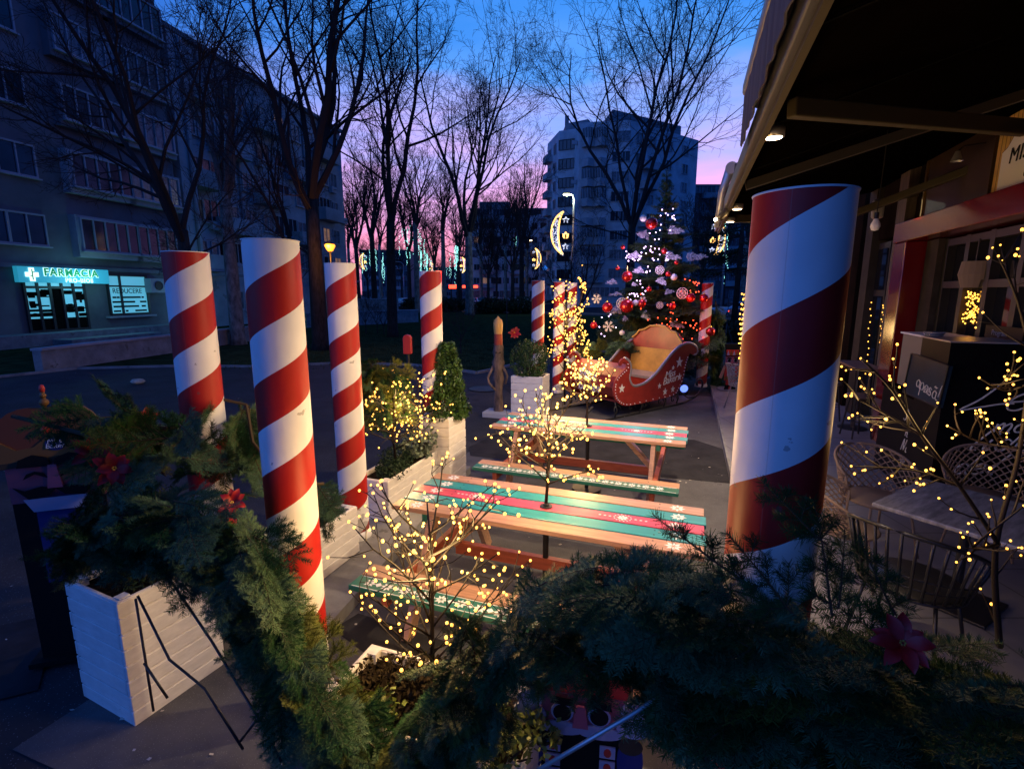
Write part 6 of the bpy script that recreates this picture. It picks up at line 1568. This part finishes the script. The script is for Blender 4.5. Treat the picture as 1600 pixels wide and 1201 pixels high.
# marble table
mc = (G(1372,783,.78)+G(1600,865,.78))/2+(G(1455,745,.78)-G(1372,783,.78))/2
MZ = atan2(.47,.75)
mt = thing('marble_table', 'square grey marble table at the right edge', 'table', (mc.x, mc.y, .1), MZ)
b = MB(); b.box((0,0,.665),(.86,.80,.03)); b.build('table_top', marble, mt, bevel=.008)
b = MB(); b.tube([(0,0,.02),(0,0,.65)], .03, 12); b.build('stem', black_m, mt); b = MB(); b.box((0,0,.012),(.45,.45,.02)); b.build('base', black_m, mt, bevel=.005); b = MB(); b.box((0,0,.64),(.5,.5,.02)); b.build('top_plate', black_m, mt)
def shell_chair(label, loc, face, style, m, sc=1., name='terrace_chair'):
    """face: direction the sitter looks, radians"""
    t = thing(name, label, 'chair', loc, face); 
    def rim(a): return .80-.17*(abs(a)/1.75)**2.2
    def P_(a, f):
        zb = .42; z = zb+(rim(a)-zb)*f; r = .235+.065*f; return Vector((-cos(a)*r, sin(a)*r*1.05, z))
    A_ = 1.75; b = MB()
    if style == 'lattice':
        n = 15
        for i in range(-6, n+1):
            for s_ in (-1,1):
                pts = []
                for k in range(9):
                    f = k/8; a = (-A_+2*A_*(i+ (6*f if s_ > 0 else 6-6*f))/n)
                    if -A_ <= a <= A_: pts.append(P_(a, f))
                if len(pts) > 1: b.tube(pts, .006, 4)
    else:
        n = 17
        for i in range(n+1):
            a = -A_+2*A_*i/n; b.tube([P_(a,0),P_(a,.5)+Vector((0,0,0)),P_(a,1)], .0085, 5)
        for f in (.2,.36): b.tube([P_(-A_+2*A_*k/20, f) for k in range(21)], .005, 4)
    b.build('backrest', m, t, smooth=True)
    b = MB(); b.tube([P_(-A_+2*A_*k/24, 1) for k in range(25)], .012, 8); b.tube([P_(-A_+2*A_*k/24, 0) for k in range(25)], .010, 6); b.tube([P_(-A_,1),P_(-A_,0)], .011, 6); b.tube([P_(A_,1),P_(A_,0)], .011, 6); b.build('rim', m, t, smooth=True)
    b = MB(); b.lathe([(0,.43),(.23,.43),(.245,.415),(.23,.40),(0,.40)], 24, (.03,0,0)); b.build('seat', m, t, smooth=True)
    for sx in (-1,1):
        for sy in (-1,1):
            b = MB(); b.tube([(sx*.15+.03,sy*.16,.41),(sx*.22+.03,sy*.22,.0)], .010, 7); b.build('leg', m, t, smooth=True)
    t.scale = (sc,)*3
    return t
def facing(p, q): return atan2(q.y-p.y, q.x-p.x)
for lab, q, st, m, s_ in (('beige lattice chair between the huge column and the marble table', G(1372,735,.75), 'lattice', rattan, 1.0), ('beige lattice chair behind the marble table before the blackboard', G(1550,735,.75), 'lattice', rattan, 1.0), ('beige lattice chair half hidden behind the huge column edge', G(1318,778,.70), 'lattice', rattan, .92), ('black slatted armchair in the dark right foreground', G(1425,880,.65), 'slat', blackres, 1.05)):
    q = Vector((q.x, q.y, .1)); shell_chair(lab, q, facing(q, mc), st, m, s_)
p = G(1166,600,.3); shell_chair('grey woven chair by the small nutcracker at the platform corner', Vector((G(1160,640,.1).x, G(1160,640,.1).y, .1)), radians(200)+pi, 'lattice', greyres, 1.08)
p = G(1168,612,.1); shell_chair('second grey woven chair behind the first near the huge column', Vector((p.x+.2, p.y+.5, .1)), radians(100), 'lattice', greyres, 1.05)
def stool(label, loc):
    t = thing('bar_stool', label, 'stool', loc); b = MB(); b.lathe([(0,.64),(.17,.64),(.18,.62),(.17,.60),(0,.60)], 20); b.build('seat', mat('stool_wood', (.16,.10,.07), .6), t, smooth=True)
    for k in range(4): a = pi/4+k*pi/2; b = MB(); b.tube([(cos(a)*.12,sin(a)*.12,.6),(cos(a)*.2,sin(a)*.2,0)], .012, 6); b.build('leg', black_m, t)
    b = MB(); b.tube([(cos(a)*.165,sin(a)*.165,.25) for a in [k*pi/6 for k in range(13)]], .008, 5); b.build('ring', black_m, t)
stool('dark bar stool beside the wooden pillar at right', S(2.45, 8.55, .1)); stool('dark round stool farther along the window wall', S(2.3, 9.6, .1))
t = thing('high_table', 'narrow dark high table by the windows behind the stools', 'table', S(2.55, 9.1, .1), ANG)
b = MB(); b.box((0,0,1.0),(.36,1.0,.035)); b.build('table_top', mat('brown_top', (.22,.12,.07), .5), t); b = MB(); b.tube([(0,0,0),(0,0,1.0)], .025, 8); b.build('stem', black_m, t); b = MB(); b.lathe([(0,0),(.2,0),(.2,.015),(0,.02)], 20); b.build('base', black_m, t)
t = thing('tripod', 'thin black tripod standing on the lawn edge before the silver car', 'tripod', G(1133,545)); 
for k in range(3): a = k*2.1; b = MB(); b.tube([(0,0,1.0),(cos(a)*.35,sin(a)*.35,0)], .012, 5); b.build('leg', black_m, t)
b = MB(); b.tube([(0,0,.9),(0,0,2.3)], .012, 5); b.build('pole', black_m, t)
t = thing('lamp_pole', 'thin dark pole rising from the lawn beside the carved figure', 'pole', G(792,530)); b = MB(); b.tube([(0,0,0),(0,0,2.4)], .02, 6); b.build('post', black_m, t); b = MB(); b.ball((0,0,2.42),.03,6); b.build('cap', black_m, t)
